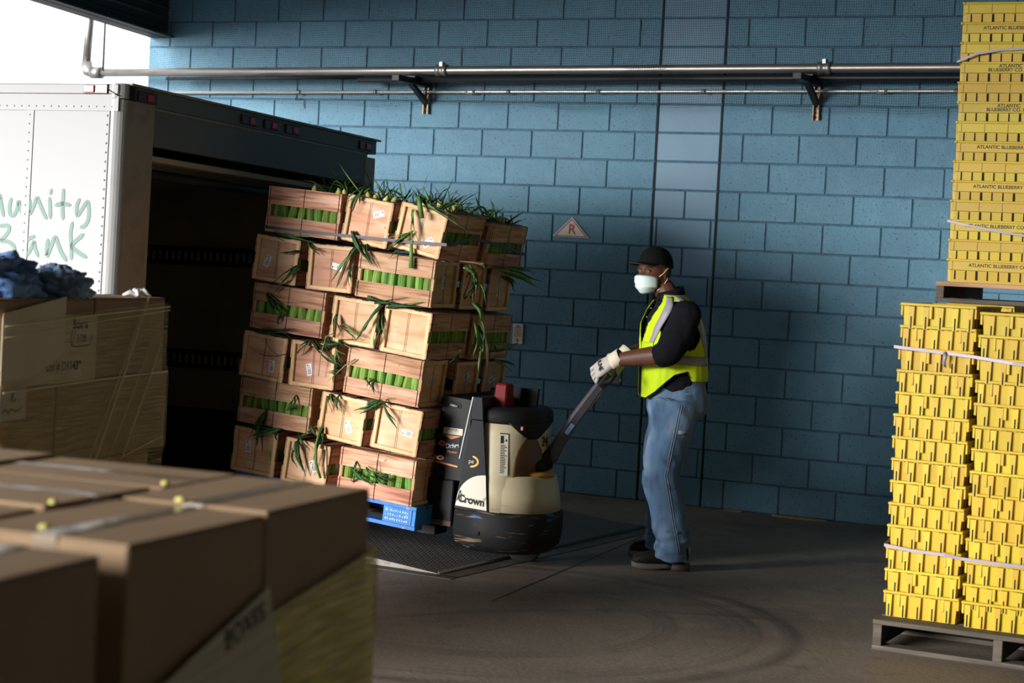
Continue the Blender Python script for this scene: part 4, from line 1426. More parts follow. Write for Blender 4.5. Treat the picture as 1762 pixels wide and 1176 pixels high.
# leaves sticking out between the crates: root x,z -> tip x,z on the front, root y,z -> tip y,z on the right side
FRONT = [(1.731, 2.026, 1.677, 1.888), (1.726, 2.0, 1.658, 1.903), (2.092, 1.965, 2.336, 1.835), (2.045, 1.917, 2.056, 1.73), (2.041, 1.792, 1.905, 1.693), (1.994, 1.697, 1.932, 1.662), (1.665, 1.786, 1.82, 1.61), (1.749, 1.717, 1.813, 1.61), (1.339, 1.661, 1.258, 1.641), (1.337, 1.577, 1.202, 1.419), (1.175, 1.763, 1.298, 1.736), (1.222, 1.743, 1.467, 1.705), (1.392, 1.718, 1.488, 1.668), (1.695, 1.699, 1.599, 1.466), (1.676, 1.587, 1.682, 1.477), (1.145, 1.416, 1.285, 1.295), (1.204, 1.387, 1.292, 1.295), (1.246, 1.308, 1.242, 1.244), (1.599, 1.329, 1.608, 1.171), (1.621, 1.267, 1.742, 1.195), (1.618, 1.187, 1.701, 1.145), (1.831, 1.406, 2.011, 1.4), (1.886, 1.393, 1.735, 1.185), (1.871, 1.345, 1.885, 1.22), (1.846, 1.154, 1.903, 1.284), (1.905, 1.379, 2.152, 1.393), (1.786, 1.435, 1.903, 1.404), (1.1, 1.202, 1.31, 1.177), (1.251, 1.218, 1.329, 1.175), (1.441, 1.176, 1.353, 1.083), (1.453, 1.167, 1.633, 1.045), (1.481, 1.13, 1.663, 1.168), (1.61, 1.139, 1.669, 1.063), (1.551, 1.199, 1.563, 1.12), (1.635, 1.013, 1.601, 0.963), (1.8, 0.993, 1.858, 0.934), (1.855, 0.981, 1.871, 0.904), (1.181, 0.769, 1.133, 0.602), (1.365, 0.865, 1.382, 0.763), (1.313, 0.78, 1.387, 0.802), (1.072, 0.662, 1.245, 0.645), (1.274, 0.663, 1.094, 0.609), (1.129, 0.667, 1.244, 0.661), (1.587, 0.888, 1.629, 0.789), (1.642, 0.886, 1.647, 0.797), (1.897, 0.874, 1.774, 0.817), (1.916, 0.869, 1.783, 0.795), (1.916, 0.86, 2.024, 0.727), (1.933, 0.877, 1.95, 0.84), (1.163, 0.751, 1.136, 0.554), (1.263, 0.662, 1.267, 0.598), (1.466, 0.728, 1.534, 0.637), (1.542, 0.702, 1.52, 0.427), (1.395, 0.657, 1.422, 0.514), (1.379, 0.608, 1.445, 0.446), (1.404, 0.642, 1.488, 0.665), (1.363, 0.558, 1.398, 0.48), (1.73, 0.495, 1.887, 0.414), (1.772, 0.531, 1.784, 0.452), (1.828, 0.504, 1.922, 0.449), (1.903, 0.463, 1.995, 0.425), (1.742, 0.416, 1.794, 0.469), (1.922, 0.434, 1.882, 0.509), (1.957, 0.453, 1.998, 0.488)]
RIGHT = [(-3.527, 1.636, -3.538, 1.431), (-3.486, 1.589, -3.356, 1.399), (-3.468, 1.431, -3.417, 1.304), (-3.419, 1.32, -3.504, 1.13), (-3.396, 1.304, -3.424, 1.049), (-3.595, 1.619, -3.482, 1.558), (-3.123, 1.612, -2.681, 1.519), (-3.033, 1.623, -2.732, 1.603), (-3.119, 1.579, -3.018, 1.499), (-3.143, 1.155, -2.841, 1.199), (-3.062, 1.104, -2.899, 1.033), (-3.509, 1.178, -3.708, 1.104), (-3.482, 1.558, -3.613, 1.477), (-3.374, 1.367, -3.395, 1.176), (-3.363, 1.639, -3.484, 1.573), (-3.07, 1.17, -3.224, 1.205)]


def leaf_mesh(p0, p1, out, width, sag, m, side=None, thick=False):
    """a folded blade from p0 to p1, bowed outward along `out` and sagging"""
    p0, p1, out = Vector(p0), Vector(p1), Vector(out)
    d_ = p1 - p0
    side = (Vector(side) if side else d_.cross(out)).normalized()
    n = 9
    rings = []
    for i in range(n + 1):
        t = i / n
        c = p0 + d_ * t + out * (math.sin(PI * min(1, t * 1.15)) * .022) + Vector((0, 0, -sag * math.sin(PI * t)))
        wd = width * .85 * min(1.0, .45 + t * 3.2) * max(.03, (1 - t) ** .62) * (1 + .12 * math.sin(t * 17 + p0.z * 40))
        tw = .9 * math.sin(t * 3.4 + p0.x * 50 + p1.z * 30)
        s_ = (side * math.cos(tw) + out.normalized() * math.sin(tw)) * wd
        o_ = (out.normalized() * math.cos(tw) - side * math.sin(tw))
        rings.append([c - s_, c - o_ * wd * .35 + o_ * .0015, c + s_, c - o_ * wd * .35 - o_ * .0008])
    return MB().loft(rings, 0, True, True).mesh('husk_leaf', m)


def nearest(pt):
    best = min(CR.values(), key=lambda o: (o.matrix_basis.translation - Vector(pt)).length)
    return best


def add_leaf(p0, p1, out, width, sag, m, owner=None):
    o = owner or nearest(((p0[0] + p1[0]) / 2, (p0[1] + p1[1]) / 2, (p0[2] + p1[2]) / 2))
    me = leaf_mesh(p0, p1, out, width, sag, m)
    inv = o.matrix_basis.inverted()
    me.transform(inv)
    link('husk_leaf', me, o)


random.seed(21)
STALK = {3, 52, 53}
for i, (x, z, x2, z2) in enumerate(FRONT):
    d_ = math.hypot(x2 - x, z2 - z)
    dk = m_leaf if i not in (2, 3, 52) else m_leafl
    wd = min(.017, .005 + d_ * .055) * random.uniform(.9, 1.25)
    if i == 2:
        wd = .017
    add_leaf((x, FY - .008, z), (x2, FY - .03, z2), (0, -1, 0), wd, random.uniform(-.012, .012), dk)
    for rep_ in range(random.choice((1, 1, 2, 3))):
        add_leaf((x + random.uniform(-.015, .015), FY - .004, z + random.uniform(-.01, .01)),
                 (x2 + random.uniform(-.06, .06), FY - .02, z2 + random.uniform(-.03, .06)), (0, -1, 0), wd * random.uniform(.4, .8), 0, random.choice((m_leaf, m_leaf, m_leafl)))
for i, (y, z, y2, z2) in enumerate(RIGHT):
    d_ = math.hypot(y2 - y, z2 - z)
    wd = min(.028, .010 + d_ * .05)
    xx = X0 + .145 + (.04 if z > 1.3 else .0)
    add_leaf((xx - .02, y, z), (xx + .02, y2, z2), (1, 0, 0), wd, random.uniform(-.01, .01), random.choice((m_leaf, m_leafl)))
    if i % 2 == 0:
        add_leaf((xx - .02, y + .02, z), (xx + .01, y2 + .05, z2 + .04), (1, 0, 0), wd * .8, 0, m_leaf)
# cut green stalk hanging on the leaf-covered crate, and dry stems
for pts, r_, m, key in (([(2.085, FY - .03, 1.985), (2.10, FY - .05, 1.95), (2.118, FY - .045, 1.87)], [.012, .014, .013], m_leafl, '1C'),
                        ([(2.048, FY - .02, 1.73), (2.055, FY - .03, 1.68), (2.058, FY - .03, 1.60)], [.008, .011, .014], m_leafl, '1C'),
                        ([(1.60, FY - .02, 1.225), (1.555, FY - .035, 1.20), (1.53, FY - .04, 1.10), (1.515, FY - .03, .98)], [.003, .003, .003, .002], m_dry, '4B'),
                        ([(1.545, FY - .03, .70), (1.53, FY - .045, .60), (1.535, FY - .045, .50), (1.56, FY - .03, .42)], [.006, .008, .009, .007], m_leafl, '6B'),
                        ([(1.74, FY - .02, 1.09), (1.68, FY - .03, 1.05), (1.63, FY - .035, 1.0)], [.004, .003, .002], m_dry, '4C'),
                        ([(1.152, FY - .014, 1.165), (1.17, FY - .02, 1.13), (1.19, FY - .012, 1.10), (1.24, FY - .012, 1.075), (1.30, FY - .012, 1.09)], .0018, m_wire, '4A'),
                        ([(1.105, FY - .0, 1.075), (1.16, FY - .008, 1.068), (1.24, FY - .006, 1.07)], .0018, m_wire, '4A'),
                        ([(1.25, FY - .012, .98), (1.243, FY - .014, .93), (1.24, FY - .012, .88)], .0016, m_wire, '5A'),
                        ([(X0 + .16, -3.33, 1.31), (X0 + .18, -3.28, 1.18), (X0 + .17, -3.24, 1.05)], [.006, .010, .006], m_dry, '3C')):
    b = MB().tube(pts, r_, 7)
    me = b.mesh('stalk' if m is not m_wire else 'loose_wire', m)
    me.transform(CR[key].matrix_basis.inverted())
    link(me.name, me, CR[key])

# leafy tops and corn tips on the top row
random.seed(5)
tops = ['1A', '1B', '1C', '1D', '1E', '1F']
for n_ in range(210):
    key = random.choice(['1B', '1C', '1D', '1E', '1F', '1F', '1E', '1D'] + (['1A'] if n_ % 3 == 0 else []))
    o = CR[key]
    M = o.matrix_basis
    lx, ly = random.uniform(-.20, .20), random.uniform(-.12, .12)
    if key == '1A':
        lx, ly = random.uniform(.0, .22), random.uniform(-.05, .12)
    if key == '1F':
        lx = random.uniform(-.08, .22)
    p0 = M @ Vector((lx, ly, H_ / 2 + .002))
    hgt = random.uniform(.02, .11) * (1.5 if random.random() < .2 else 1) * (1.25 if key in ('1E', '1F', '1B') else .8)
    a = random.uniform(0, 6.28)
    ln = random.uniform(.05, .16)
    p1 = p0 + Vector((math.cos(a) * ln, math.sin(a) * ln * .8, hgt))
    out = Vector((math.cos(a + 1.2) * .5, math.sin(a + 1.2) * .5, .8)).normalized()
    me = leaf_mesh(p0, p1, out, random.uniform(.005, .011), random.uniform(-.01, .02), random.choice((m_leaf, m_leaf, m_leaf, m_leafl)))
    me.transform(M.inverted())
    link('husk_leaf', me, o)
for n_ in range(34):
    key = random.choice(['1A', '1B', '1C', '1D', '1E', '1F'])
    o = CR[key]
    lx, ly = random.uniform(-.2, .2), random.choice((-.055, .055)) + random.uniform(-.012, .012)
    if key == '1A':
        lx = random.uniform(.0, .2)
    b = MB().lathe([(.004, -.02), (.014, -.01), (.016, .008), (.011, .022), (.002, .034)], 9)
    link('ear_tip', b.mesh('ear_tip', m_tip), o, T(lx, ly, H_ / 2 + random.uniform(-.004, .008)) @ RX(random.uniform(-35, 35)) @ RY(random.uniform(-35, 35)))

# dark strap round the top row
m_strapd = mat('slate_ratchet_strap', (0.045, 0.047, 0.068), 0.55)
ribbon('ratchet_strap', [(1.10, FY + .30, 1.79), (1.105, FY - .008, 1.79), (1.134, FY - .012, 1.785), (1.40, FY - .012, 1.768), (1.664, FY - .014, 1.757), (2.024, FY - .02, 1.741), (2.262, FY - .024, 1.735),
                         (2.272, FY + .02, 1.735), (2.268, -3.443, 1.780), (2.275, -3.161, 1.757), (2.28, -2.791, 1.712), (2.27, -2.74, 1.71)], .016, m_strapd, 'dark slate strap tied round the top row of corn crates', th=.003)

# blue pallet carried on the forks
PM = T(X0 - .575, FY + .505, .176) @ RY(4.8) @ RZ(0)
pb = pallet('blue painted pallet under the leaning load of corn crates', T(X0 - .585, FY + .495, .232) @ RY(4.8), 1.17, .985, m_palblue, .13)
p = MB()
p.box(.385, -.4925 + .0, .024, .56, -.4800, .108)
p.build('block_face', m_palblue, pb)
rr = MB()
random.seed(2)
for r_ in range(3):
    for k in range(10):
        rr.box(.40 + k * .0145, -.4945, .085 - r_ * .024, .40 + k * .0145 + random.uniform(.004, .011), -.4930, .085 - r_ * .024 + random.uniform(.006, .012))
rr.build('stencil', mat('pale_stencil_paint', (0.30, 0.48, 0.70), 0.7), pb, kind='stuff')
# ------------------------------------------------------------------ electric pallet jack
m_jcream = mat('scuffed_cream_cover', (0.52, 0.46, 0.31), 0.42, layers=[((0.36, 0.29, 0.17), 5.0, 0.45, 0.8, 0.5), ((0.12, 0.10, 0.07), (9, 9, 50), 0.68, 0.76, 0.6)], bump=(18.0, 0.08))
m_jdark = mat('charcoal_steel_panel', (0.014, 0.015, 0.019), 0.6, spec=0.2, layers=[((0.028, 0.03, 0.035), 7.0, 0.5, 0.75, 0.5)])
m_jskirt = mat('battered_black_skirt', (0.009, 0.009, 0.010), 0.65, spec=0.25, layers=[((0.26, 0.18, 0.11), (6, 6, 50), 0.60, 0.72, 0.75), ((0.02, 0.14, 0.36), (7, 7, 30), 0.66, 0.71, 0.85)])
m_jcap = mat('black_moulded_cap', (0.006, 0.006, 0.007), 0.65, spec=0.25)
m_jbatt = mat('black_battery_case', (0.006, 0.007, 0.009), 0.55, spec=0.25)
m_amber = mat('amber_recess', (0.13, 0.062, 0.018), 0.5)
m_amberr = mat('amber_ring', (0.42, 0.20, 0.03), 0.45)
m_redp = mat('red_plastic', (0.13, 0.004, 0.008), 0.6, spec=0.2)
m_orange = mat('orange_print', (0.70, 0.20, 0.04), 0.5)
m_yelp = mat('yellow_swoosh', (0.72, 0.36, 0.02), 0.5)
m_decal = mat('worn_white_decal', (0.60, 0.57, 0.47), 0.5, layers=[((0.20, 0.18, 0.15), 20.0, 0.62, 0.7, 0.8)])
m_silver = mat('bare_metal_edge', (0.30, 0.31, 0.32), 0.45, 0.2)
JX, JY = 2.20, -3.19
JW = .31
jk = thing('pallet_jack', 'cream and black electric pallet jack carrying the corn crates, tiller handle raised', 'pallet jack', T(JX, JY, 0) @ RY(1.6))


def dshape(x0, x1, hw, r_, n=8, pw=2.3):
    """plan outline: square front at x0, rounded rear at x1"""
    pts = [(x0, -hw)]
    for k in range(n + 1):
        a = -PI / 2 + PI * k / n
        ca, sa = math.cos(a), math.sin(a)
        pts.append((x1 - r_ + r_ * abs(ca) ** (2 / pw), hw * (1 if sa > 0 else -1) * abs(sa) ** (2 / pw)))
    pts.append((x0, hw))
    return pts


def solid(levels, n=12, pw=2.3):
    """levels: z, x0, x1, hw, r"""
    return [[(x, y, z) for x, y in dshape(x0, x1, hw, r_, n, pw)] for z, x0, x1, hw, r_ in levels]


# skirt round the drive unit
p = MB()
p.loft(solid([(.085, .16, .49, JW - .05, .25), (.13, .08, .535, JW - .004, .28), (.20, .065, .545, JW, .28), (.30, .07, .545, JW, .28), (.315, .075, .535, JW - .012, .28)]), smooth=True)
sk = p.build('skirt', m_jskirt, jk)
MB().cyl((.22, -JW - .004, .19), (.22, -JW + .01, .19), .012, 12).build('bolt_hole', m_seam, sk)
# lower cream body and sloping shoulder to the tiller shelf
p = MB()
p.loft(solid([(.312, .30, .530, JW - .012, .27), (.40, .29, .515, JW - .020, .26), (.50, .27, .49, JW - .030, .25), (.512, .27, .475, JW - .045, .24)]))
p.build('cream_base', m_jcream, jk)
COV = [(.312, .272, .445, JW - .007, .172), (.42, .25, .44, JW - .012, .19), (.55, .225, .432, JW - .020, .205), (.72, .20, .43, JW - .032, .228), (.805, .186, .432, JW - .040, .24)]
PWC = 2.35


def cov(z, deg, k=0.0):
    """a point on the rear cover at height z, plan angle deg (0 = rear centre, -90 = near side), k proud of it"""
    for a, b_ in zip(COV, COV[1:]):
        if z <= b_[0] or b_ is COV[-1]:
            t = (z - a[0]) / (b_[0] - a[0])
            x0, x1, hw, r_ = [a[i] + (b_[i] - a[i]) * t for i in range(1, 5)]
            break
    a = R(deg)
    ca, sa = math.cos(a), math.sin(a)
    return Vector((x1 - r_ + (r_ + k) * abs(ca) ** (2 / PWC), (hw + k) * math.copysign(abs(sa) ** (2 / PWC), sa), z))


def cov_patch(outline, m, name, k=.003, n=14):
    """outline: list of (z, deg_left, deg_right) from bottom to top"""
    q = MB()
    vs, fs = [], []
    for z, a0, a1 in outline:
        for i in range(n + 1):
            vs.append(cov(z, a0 + (a1 - a0) * i / n, k))
    for r_ in range(len(outline) - 1):
        for i in range(n):
            a = r_ * (n + 1) + i
            fs.append((a, a + 1, a + n + 2, a + n + 1))
    q.add(vs, fs, 0, True)
    o = q.build(name, m, jk)
    o.modifiers.new('thickness', 'SOLIDIFY').thickness = .002
    return o


p = MB()
p.loft(solid(COV, n=20, pw=PWC))
p.build('cream_cover', m_jcream, jk)
# amber recess at the back of the cover, amber shelf ring
cov_patch([(.50, -52, 4), (.60, -50, 1), (.65, -46, -3), (.69, -40, -9), (.72, -33, -16), (.735, -27, -23)], m_amber, 'recess_panel', .0025)
p = MB()
p.lathe([(.02, .505), (.155, .505), (.16, .520), (.15, .532), (.02, .535)], 28, M=T(.345, 0, 0))
p.build('tiller_ring', m_amberr, jk)
# black top cap with drooping lip
p = MB()
p.loft(solid([(.79, .180, .438, JW - .036, .245), (.80, .178, .442, JW - .030, .25), (.855, .18, .438, JW - .034, .245), (.875, .20, .41, JW - .06, .20)], n=20, pw=PWC))
cap = p.build('top_cap', m_jcap, jk)
cov_patch([(.715, -30, -14), (.73, -38, -8), (.755, -47, -1), (.78, -55, 8), (.80, -62, 16)], m_jcap, 'cap_lip', .010)
wl_ = cov(.775, -42, .014)
MB().box(wl_.x - .006, wl_.y - .01, .765, wl_.x + .006, wl_.y + .01, .785).build('warning_lamp', mat('dim_orange_lamp', (0.25, 0.05, 0.02), 0.4), cap)
# charcoal side panels with worn decal
for s in (-1, 1):
    p = MB()
    ya, yb = s * (JW - .012), s * (JW + .002)
    p.prism([(.068, .31), (.27, .31), (.20, .805), (.135, .805)], min(ya, yb), max(ya, yb), 'y')
    sp = p.build('side_panel', m_jdark, jk)
    if s < 0:
        y = -JW - .0035
        q = MB()
        arc = [(.072, .325), (.263, .318)]
        top = []
        for k in range(11):
            t = k / 10
            top.append((.243 - .165 * math.sin(t * PI / 2), .508 - .155 * (1 - math.cos(t * PI / 2)) ))
        q.prism(arc + top, y, y + .002, 'y')
        q.build('decal', m_decal, sp)
        link('lettering', text_mesh('Crown', .056, m_ink, bold=.0028), sp, T(.168, y - .0008, .362) @ FACE_FRONT @ RZ(-3))
        q = MB()
        q.stroke([(.082, .352), (.094, .40), (.100, .405), (.108, .352)], .006, M=T(0, y - .0005, 0) @ FACE_FRONT)
        q.build('scratch_mark', m_ink, sp)
        q = MB()
        arc = []
        for k in range(9):
            a = -1.35 + 2.5 * k / 8
            arc.append((.158 + .052 * math.cos(a) - .02, .575 + .030 * math.sin(a)))
        q.stroke(arc, .011, M=T(0, y, 0) @ FACE_FRONT)
        q.build('swoosh', m_yelp, sp)
        link('lettering', text_mesh('pe', .034, m_silver), sp, T(.15, y, .575) @ FACE_FRONT)
# mast pillar with bright edge, battery case with handle slot
p = MB()
p.prism([(.128, .80), (.128, .925), (.185, .925), (.20, .80)], -JW - .002, JW + .002, 'y')
p.build('mast_cover', m_jdark, jk)
p = MB()
p.prism([(.073, .58), (.079, .58), (.133, .925), (.127, .925)], -JW - .004, -JW + .03, 'y')
p.build('bare_edge', m_silver, jk)
p = MB()
p.prism([(-.075, .46), (.125, .46), (.125, .905), (-.048, .915)], -JW + .0, JW, 'y')
bt = p.build('battery_case', m_jbatt, jk)
p = MB()
y = -JW - .001
p.prism([(-.012, .862), (.058, .852), (.066, .868), (.055, .884), (-.005, .89), (-.016, .877)], y - .002, y + .004, 'y')
p.build('grip_recess', m_seam, bt)
MB().tube([(-.002, y - .003, .868), (.045, y - .003, .862)], .007, 8).build('grip_bar', m_silver, bt)
p = MB()
p.box(-.035, y - .002, .705, .085, y, .745)
p.box(-.068, y - .0025, .60, .072, y - .0005, .70)
lab = p.build('battery_label', m_jbatt, bt)
MB().box(-.033, y - .003, .707, .085, y - .002, .743).build('white_panel', m_decal, lab)
link('lettering', text_mesh('POWER', .017, m_ink), lab, T(.025, y - .0035, .732) @ FACE_FRONT)
q = MB()
q.add([(-.04, y - .003, .702), (.078, y - .003, .702), (.02, y - .003, .680)], [(0, 1, 2)])
q.add([(-.07, y - .003, .545), (.07, y - .003, .53), (.07, y - .003, .54), (-.07, y - .003, .556)], [(0, 1, 2, 3)])
q.stroke([(-.055, .65), (-.04, .664), (-.018, .655), (-.03, .642), (-.055, .65)], .010, M=T(0, y - .003, 0) @ FACE_FRONT)
q.stroke([(-.06, .57), (-.04, .585), (-.02, .575), (-.04, .562), (-.06, .57)], .006, M=T(0, y - .003, 0) @ FACE_FRONT)
q.build('orange_mark', m_orange, lab)
link('lettering', text_mesh('Drive', .036, m_silver, bold=.0012), lab, T(.028, y - .0035, .645) @ FACE_FRONT @ RZ(8))
link('lettering', text_mesh('Motion', .02, m_orange), lab, T(.03, y - .0035, .612) @ FACE_FRONT)
p = MB()
p.box(-.105, -JW - .006, .205, .055, JW + .006, .458, b=.006)
p.build('carriage', m_jdark, jk)
MB().box(-.104, -JW - .0075, .205, .054, -JW - .005, .232).build('rusty_edge', mat('rust_brown', (0.10, 0.05, 0.03), 0.7), jk)
# black load backrest board and red stop box on top
p = MB()
p.prism([(.09, .90), (.34, .865), (.345, .975), (.09, .965)], .06, .09, 'y')
p.box(.06, .045, .78, .10, .10, .955, b=.004)
p.build('rear_board', m_jcap, jk)
p = MB()
rr = []
for z, w in ((.868, .056), (.90, .053), (.99, .048), (1.0, .04)):
    rr.append([(.215 + w * sx * .75 + (0 if 1 else 0), -.10 + w * sy, z) for sx, sy in ((-.8, -1), (.8, -1), (1, -.8), (1, .8), (.8, 1), (-.8, 1), (-1, .8), (-1, -.8))])
p.loft(rr, smooth=False)
p.build('red_box', m_redp, jk)
# warning label and number
y = -JW + .026
p = MB()
q0 = cov(.63, -66, .002)
tz_ = (cov(.73, -66) - cov(.53, -66)).normalized()
tx_ = (cov(.63, -60) - cov(.63, -72)).normalized()
tn_ = tx_.cross(tz_)
MW = Matrix(((tx_.x, -tn_.x * -1 * -1, tz_.x, q0.x), (tx_.y, -tn_.y, tz_.y, q0.y), (tx_.z, -tn_.z, tz_.z, q0.z), (0, 0, 0, 1))) @ RX(0)
p.box(-.024, -.0012, -.115, .024, .0, .115, M=MW)
wl = p.build('warning_label', m_decal, jk)
q = MB()
random.seed(8)
q.box(-.022, -.002, .108, .022, -.0013, .114, M=MW)
for k in range(17):
    z = .045 - k * .0092
    q.box(-.018, -.002, z, random.uniform(.004, .018), -.0013, z + .0045, M=MW)
q.box(-.018, -.002, .058, .0, -.0013, .10, M=MW)
q.add([MW @ Vector(v) for v in ((.006, -.002, .07), (.02, -.002, .07), (.013, -.002, .085))], [(0, 1, 2)])
q.build('label_print', m_ink, wl)
def on_cover(z, deg, k=.003):
    c = cov(z, deg, k)
    tz2 = (cov(z + .05, deg) - cov(z - .05, deg)).normalized()
    tx2 = (cov(z, deg + 4) - cov(z, deg - 4)).normalized()
    nn = tx2.cross(tz2)
    return Matrix(((tx2.x, tz2.x, nn.x, c.x), (tx2.y, tz2.y, nn.y, c.y), (tx2.z, tz2.z, nn.z, c.z), (0, 0, 0, 1)))


link('lettering', text_mesh('24', .075, m_ink, bold=.001), jk, on_cover(.695, 1, .004))
q = MB()
q.stroke([(-.03, .0), (.0, -.012), (.03, .006)], .006, M=on_cover(.615, 5, .004))
q.build('scuff', m_ink, jk)
# tiller: pivot housing, arm, control head with loops
TA = -35                         # steered slightly toward the man
MTl = T(.345, 0, .535) @ RZ(-TA)
p = MB()
prof = [(.02, 0), (.125, .002), (.13, .03), (.115, .055), (.07, .082), (.02, .09)]
p.lathe(prof, 22, M=MTl @ T(-.02, 0, 0))
p.tube([(.02, 0, .045), (.08, 0, .05), (.125, 0, .06)], [.072, .066, .055], 14, M=MTl)
tl = p.build('tiller_pivot', m_jcap, jk)
p = MB()
arm = [(.10, 0, .05), (.135, 0, .085), (.165, 0, .15), (.25, 0, .30), (.345, 0, .445), (.372, 0, .485)]
wds = [.040, .036, .03, .028, .026, .026]
rings = []
for i, q_ in enumerate(arm):
    q_ = Vector(q_)
    t_ = (Vector(arm[min(i + 1, 5)]) - Vector(arm[max(i - 1, 0)])).normalized()
    nn = Vector((0, 1, 0)).cross(t_)
    w = wds[i]
    rings.append([q_ + Vector((0, sy, 0)) * w * .9 + nn * sx * w for sx, sy in ((-1, -.7), (-.7, -1), (.7, -1), (1, -.7), (1, .7), (.7, 1), (-.7, 1), (-1, .7))])
p.loft(rings, M=MTl, smooth=False)
ta = p.build('tiller_arm', mat('purple_grey_arm', (0.055, 0.05, 0.062), 0.45), jk)
q = MB()
for k in range(2):
    t0 = Vector((.205 + k * .018, -.0265, .222 + k * .028))
    q.box(-.016, -.0012, -.012, .016, 0, .012, M=MTl @ T(t0.x, t0.y - .001, t0.z) @ RY(-58))
q.build('blue_sticker', mat('pale_blue_sticker', (0.22, 0.42, 0.72), 0.5), ta)
q = MB()
q.box(-.07, -.020, -.0275, .085, .020, -.0262, M=MTl @ T(.315, 0, .40) @ RY(-57))
q.build('instruction_strip', mat('worn_tan_label', (0.30, 0.22, 0.14), 0.6, layers=[((0.05, 0.03, 0.02), 40.0, 0.45, 0.6, 0.8)]), ta)
p = MB()
HM = MTl @ T(.385, 0, .505) @ RY(-57)
p.box(-.03, -.05, -.022, .055, .05, .022, M=HM, b=.008)
p.tube([(.0, -.05, 0), (.02, -.13, 0), (.065, -.14, 0), (.085, -.05, 0)], .013, 10, M=HM)
p.tube([(.0, .05, 0), (.02, .13, 0), (.065, .14, 0), (.085, .05, 0)], .013, 10, M=HM)
p.build('control_head', m_jcap, jk)
# drive wheel and forks
p = MB()
p.lathe([(.03, -.03), (.095, -.03), (.105, -.02), (.105, .02), (.095, .03), (.03, .03)], 24, M=T(.335, .06, .106) @ RZ(20) @ RX(90))
p.build('drive_wheel', mat('grey_drive_tyre', (0.012, 0.012, 0.012), 0.8), jk)
for s in (-1, 1):
    p = MB()
    p.box(-1.10, s * .21 - .075, .135, -.06, s * .21 + .075, .195, b=.006, M=RY(3.2))
    p.build('fork', m_jskirt, jk)
    p = MB()
    p.lathe([(.01, -.05), (.04, -.05), (.04, .05), (.01, .05)], 14, M=T(-.95, s * .21, .14) @ RX(90))
    p.build('load_wheel', m_jcap, jk)
# ------------------------------------------------------------------ the man at the tiller
m_skin = mat('dark_brown_skin', (0.095, 0.038, 0.021), 0.5, spec=0.3, layers=[((0.07, 0.026, 0.015), 14.0, 0.4, 0.7, 0.6)], bump=(120.0, 0.08))
m_shirt = mat('black_polo_cloth', (0.005, 0.005, 0.0075), 0.9, spec=0.15, layers=[((0.009, 0.009, 0.013), 30.0, 0.4, 0.7, 0.6)], bump=(160.0, 0.15))
m_vest = mat('lime_safety_mesh', (0.49, 0.66, 0.012), 0.75, spec=0.2, layers=[((0.41, 0.56, 0.01), 9.0, 0.4, 0.7, 0.6)], bump=(14.0, 0.2))
m_refl = mat('lilac_reflective_tape', (0.27, 0.25, 0.30), 0.55, 0.0)
m_jean = mat('faded_blue_denim', (0.085, 0.155, 0.27), 0.85, spec=0.2, layers=[((0.22, 0.31, 0.43), (7, 7, 3.5), 0.46, 0.68, 0.75), ((0.030, 0.055, 0.10), (9, 9, 5), 0.52, 0.72, 0.75)], bump=(150.0, 0.25))
m_seamj = mat('denim_stitching', (0.20, 0.24, 0.30), 0.8)
m_boot = mat('dark_work_boot', (0.007, 0.006, 0.0055), 0.65, spec=0.2, layers=[((0.022, 0.018, 0.017), 16.0, 0.5, 0.7, 0.6)])
m_sole = mat('grey_boot_sole', (0.075, 0.068, 0.062), 0.75)
m_heel = mat('brown_boot_heel', (0.035, 0.022, 0.014), 0.7)
m_glove = mat('grey_white_work_glove', (0.46, 0.43, 0.40), 0.8, layers=[((0.34, 0.32, 0.31), 26.0, 0.4, 0.7, 0.6)], bump=(180.0, 0.3))
m_glovec = mat('cream_glove_cuff', (0.60, 0.54, 0.42), 0.85, bump=((10, 10, 10), 0.1))
m_cap = mat('black_cap_cloth', (0.004, 0.004, 0.0045), 0.9, spec=0.15)
m_brim = mat('brown_cap_underside', (0.06, 0.035, 0.025), 0.8)
m_mask = mat('pale_surgical_mask', (0.55, 0.66, 0.66), 0.75)
m_band = mat('cream_ear_loop', (0.55, 0.45, 0.27), 0.7)
m_eyew = mat('eye_white', (0.16, 0.13, 0.115), 0.25)
m_iris = mat('dark_iris', (0.012, 0.007, 0.005), 0.15)
m_hair = mat('short_black_hair', (0.012, 0.010, 0.009), 0.9)

PR = T(3.2, -2.68, 0)
PRI = PR.inverted()
V3 = Vector
FW = V3((-.82, -.57, 0)).normalized()      # the way his chest points
LW = V3((-FW.y, FW.x, 0))                  # his left
UP = V3((0, 0, 1))


def oval(c, ax, ay, rx, ry, n=20, pw=2.3):
    out = []
    for k in range(n):
        a = 2 * PI * k / n
        ca, sa = math.cos(a), math.sin(a)
        out.append(V3(c) + ax * (rx * math.copysign(abs(ca) ** (2 / pw), ca)) + ay * (ry * math.copysign(abs(sa) ** (2 / pw), sa)))
    return out


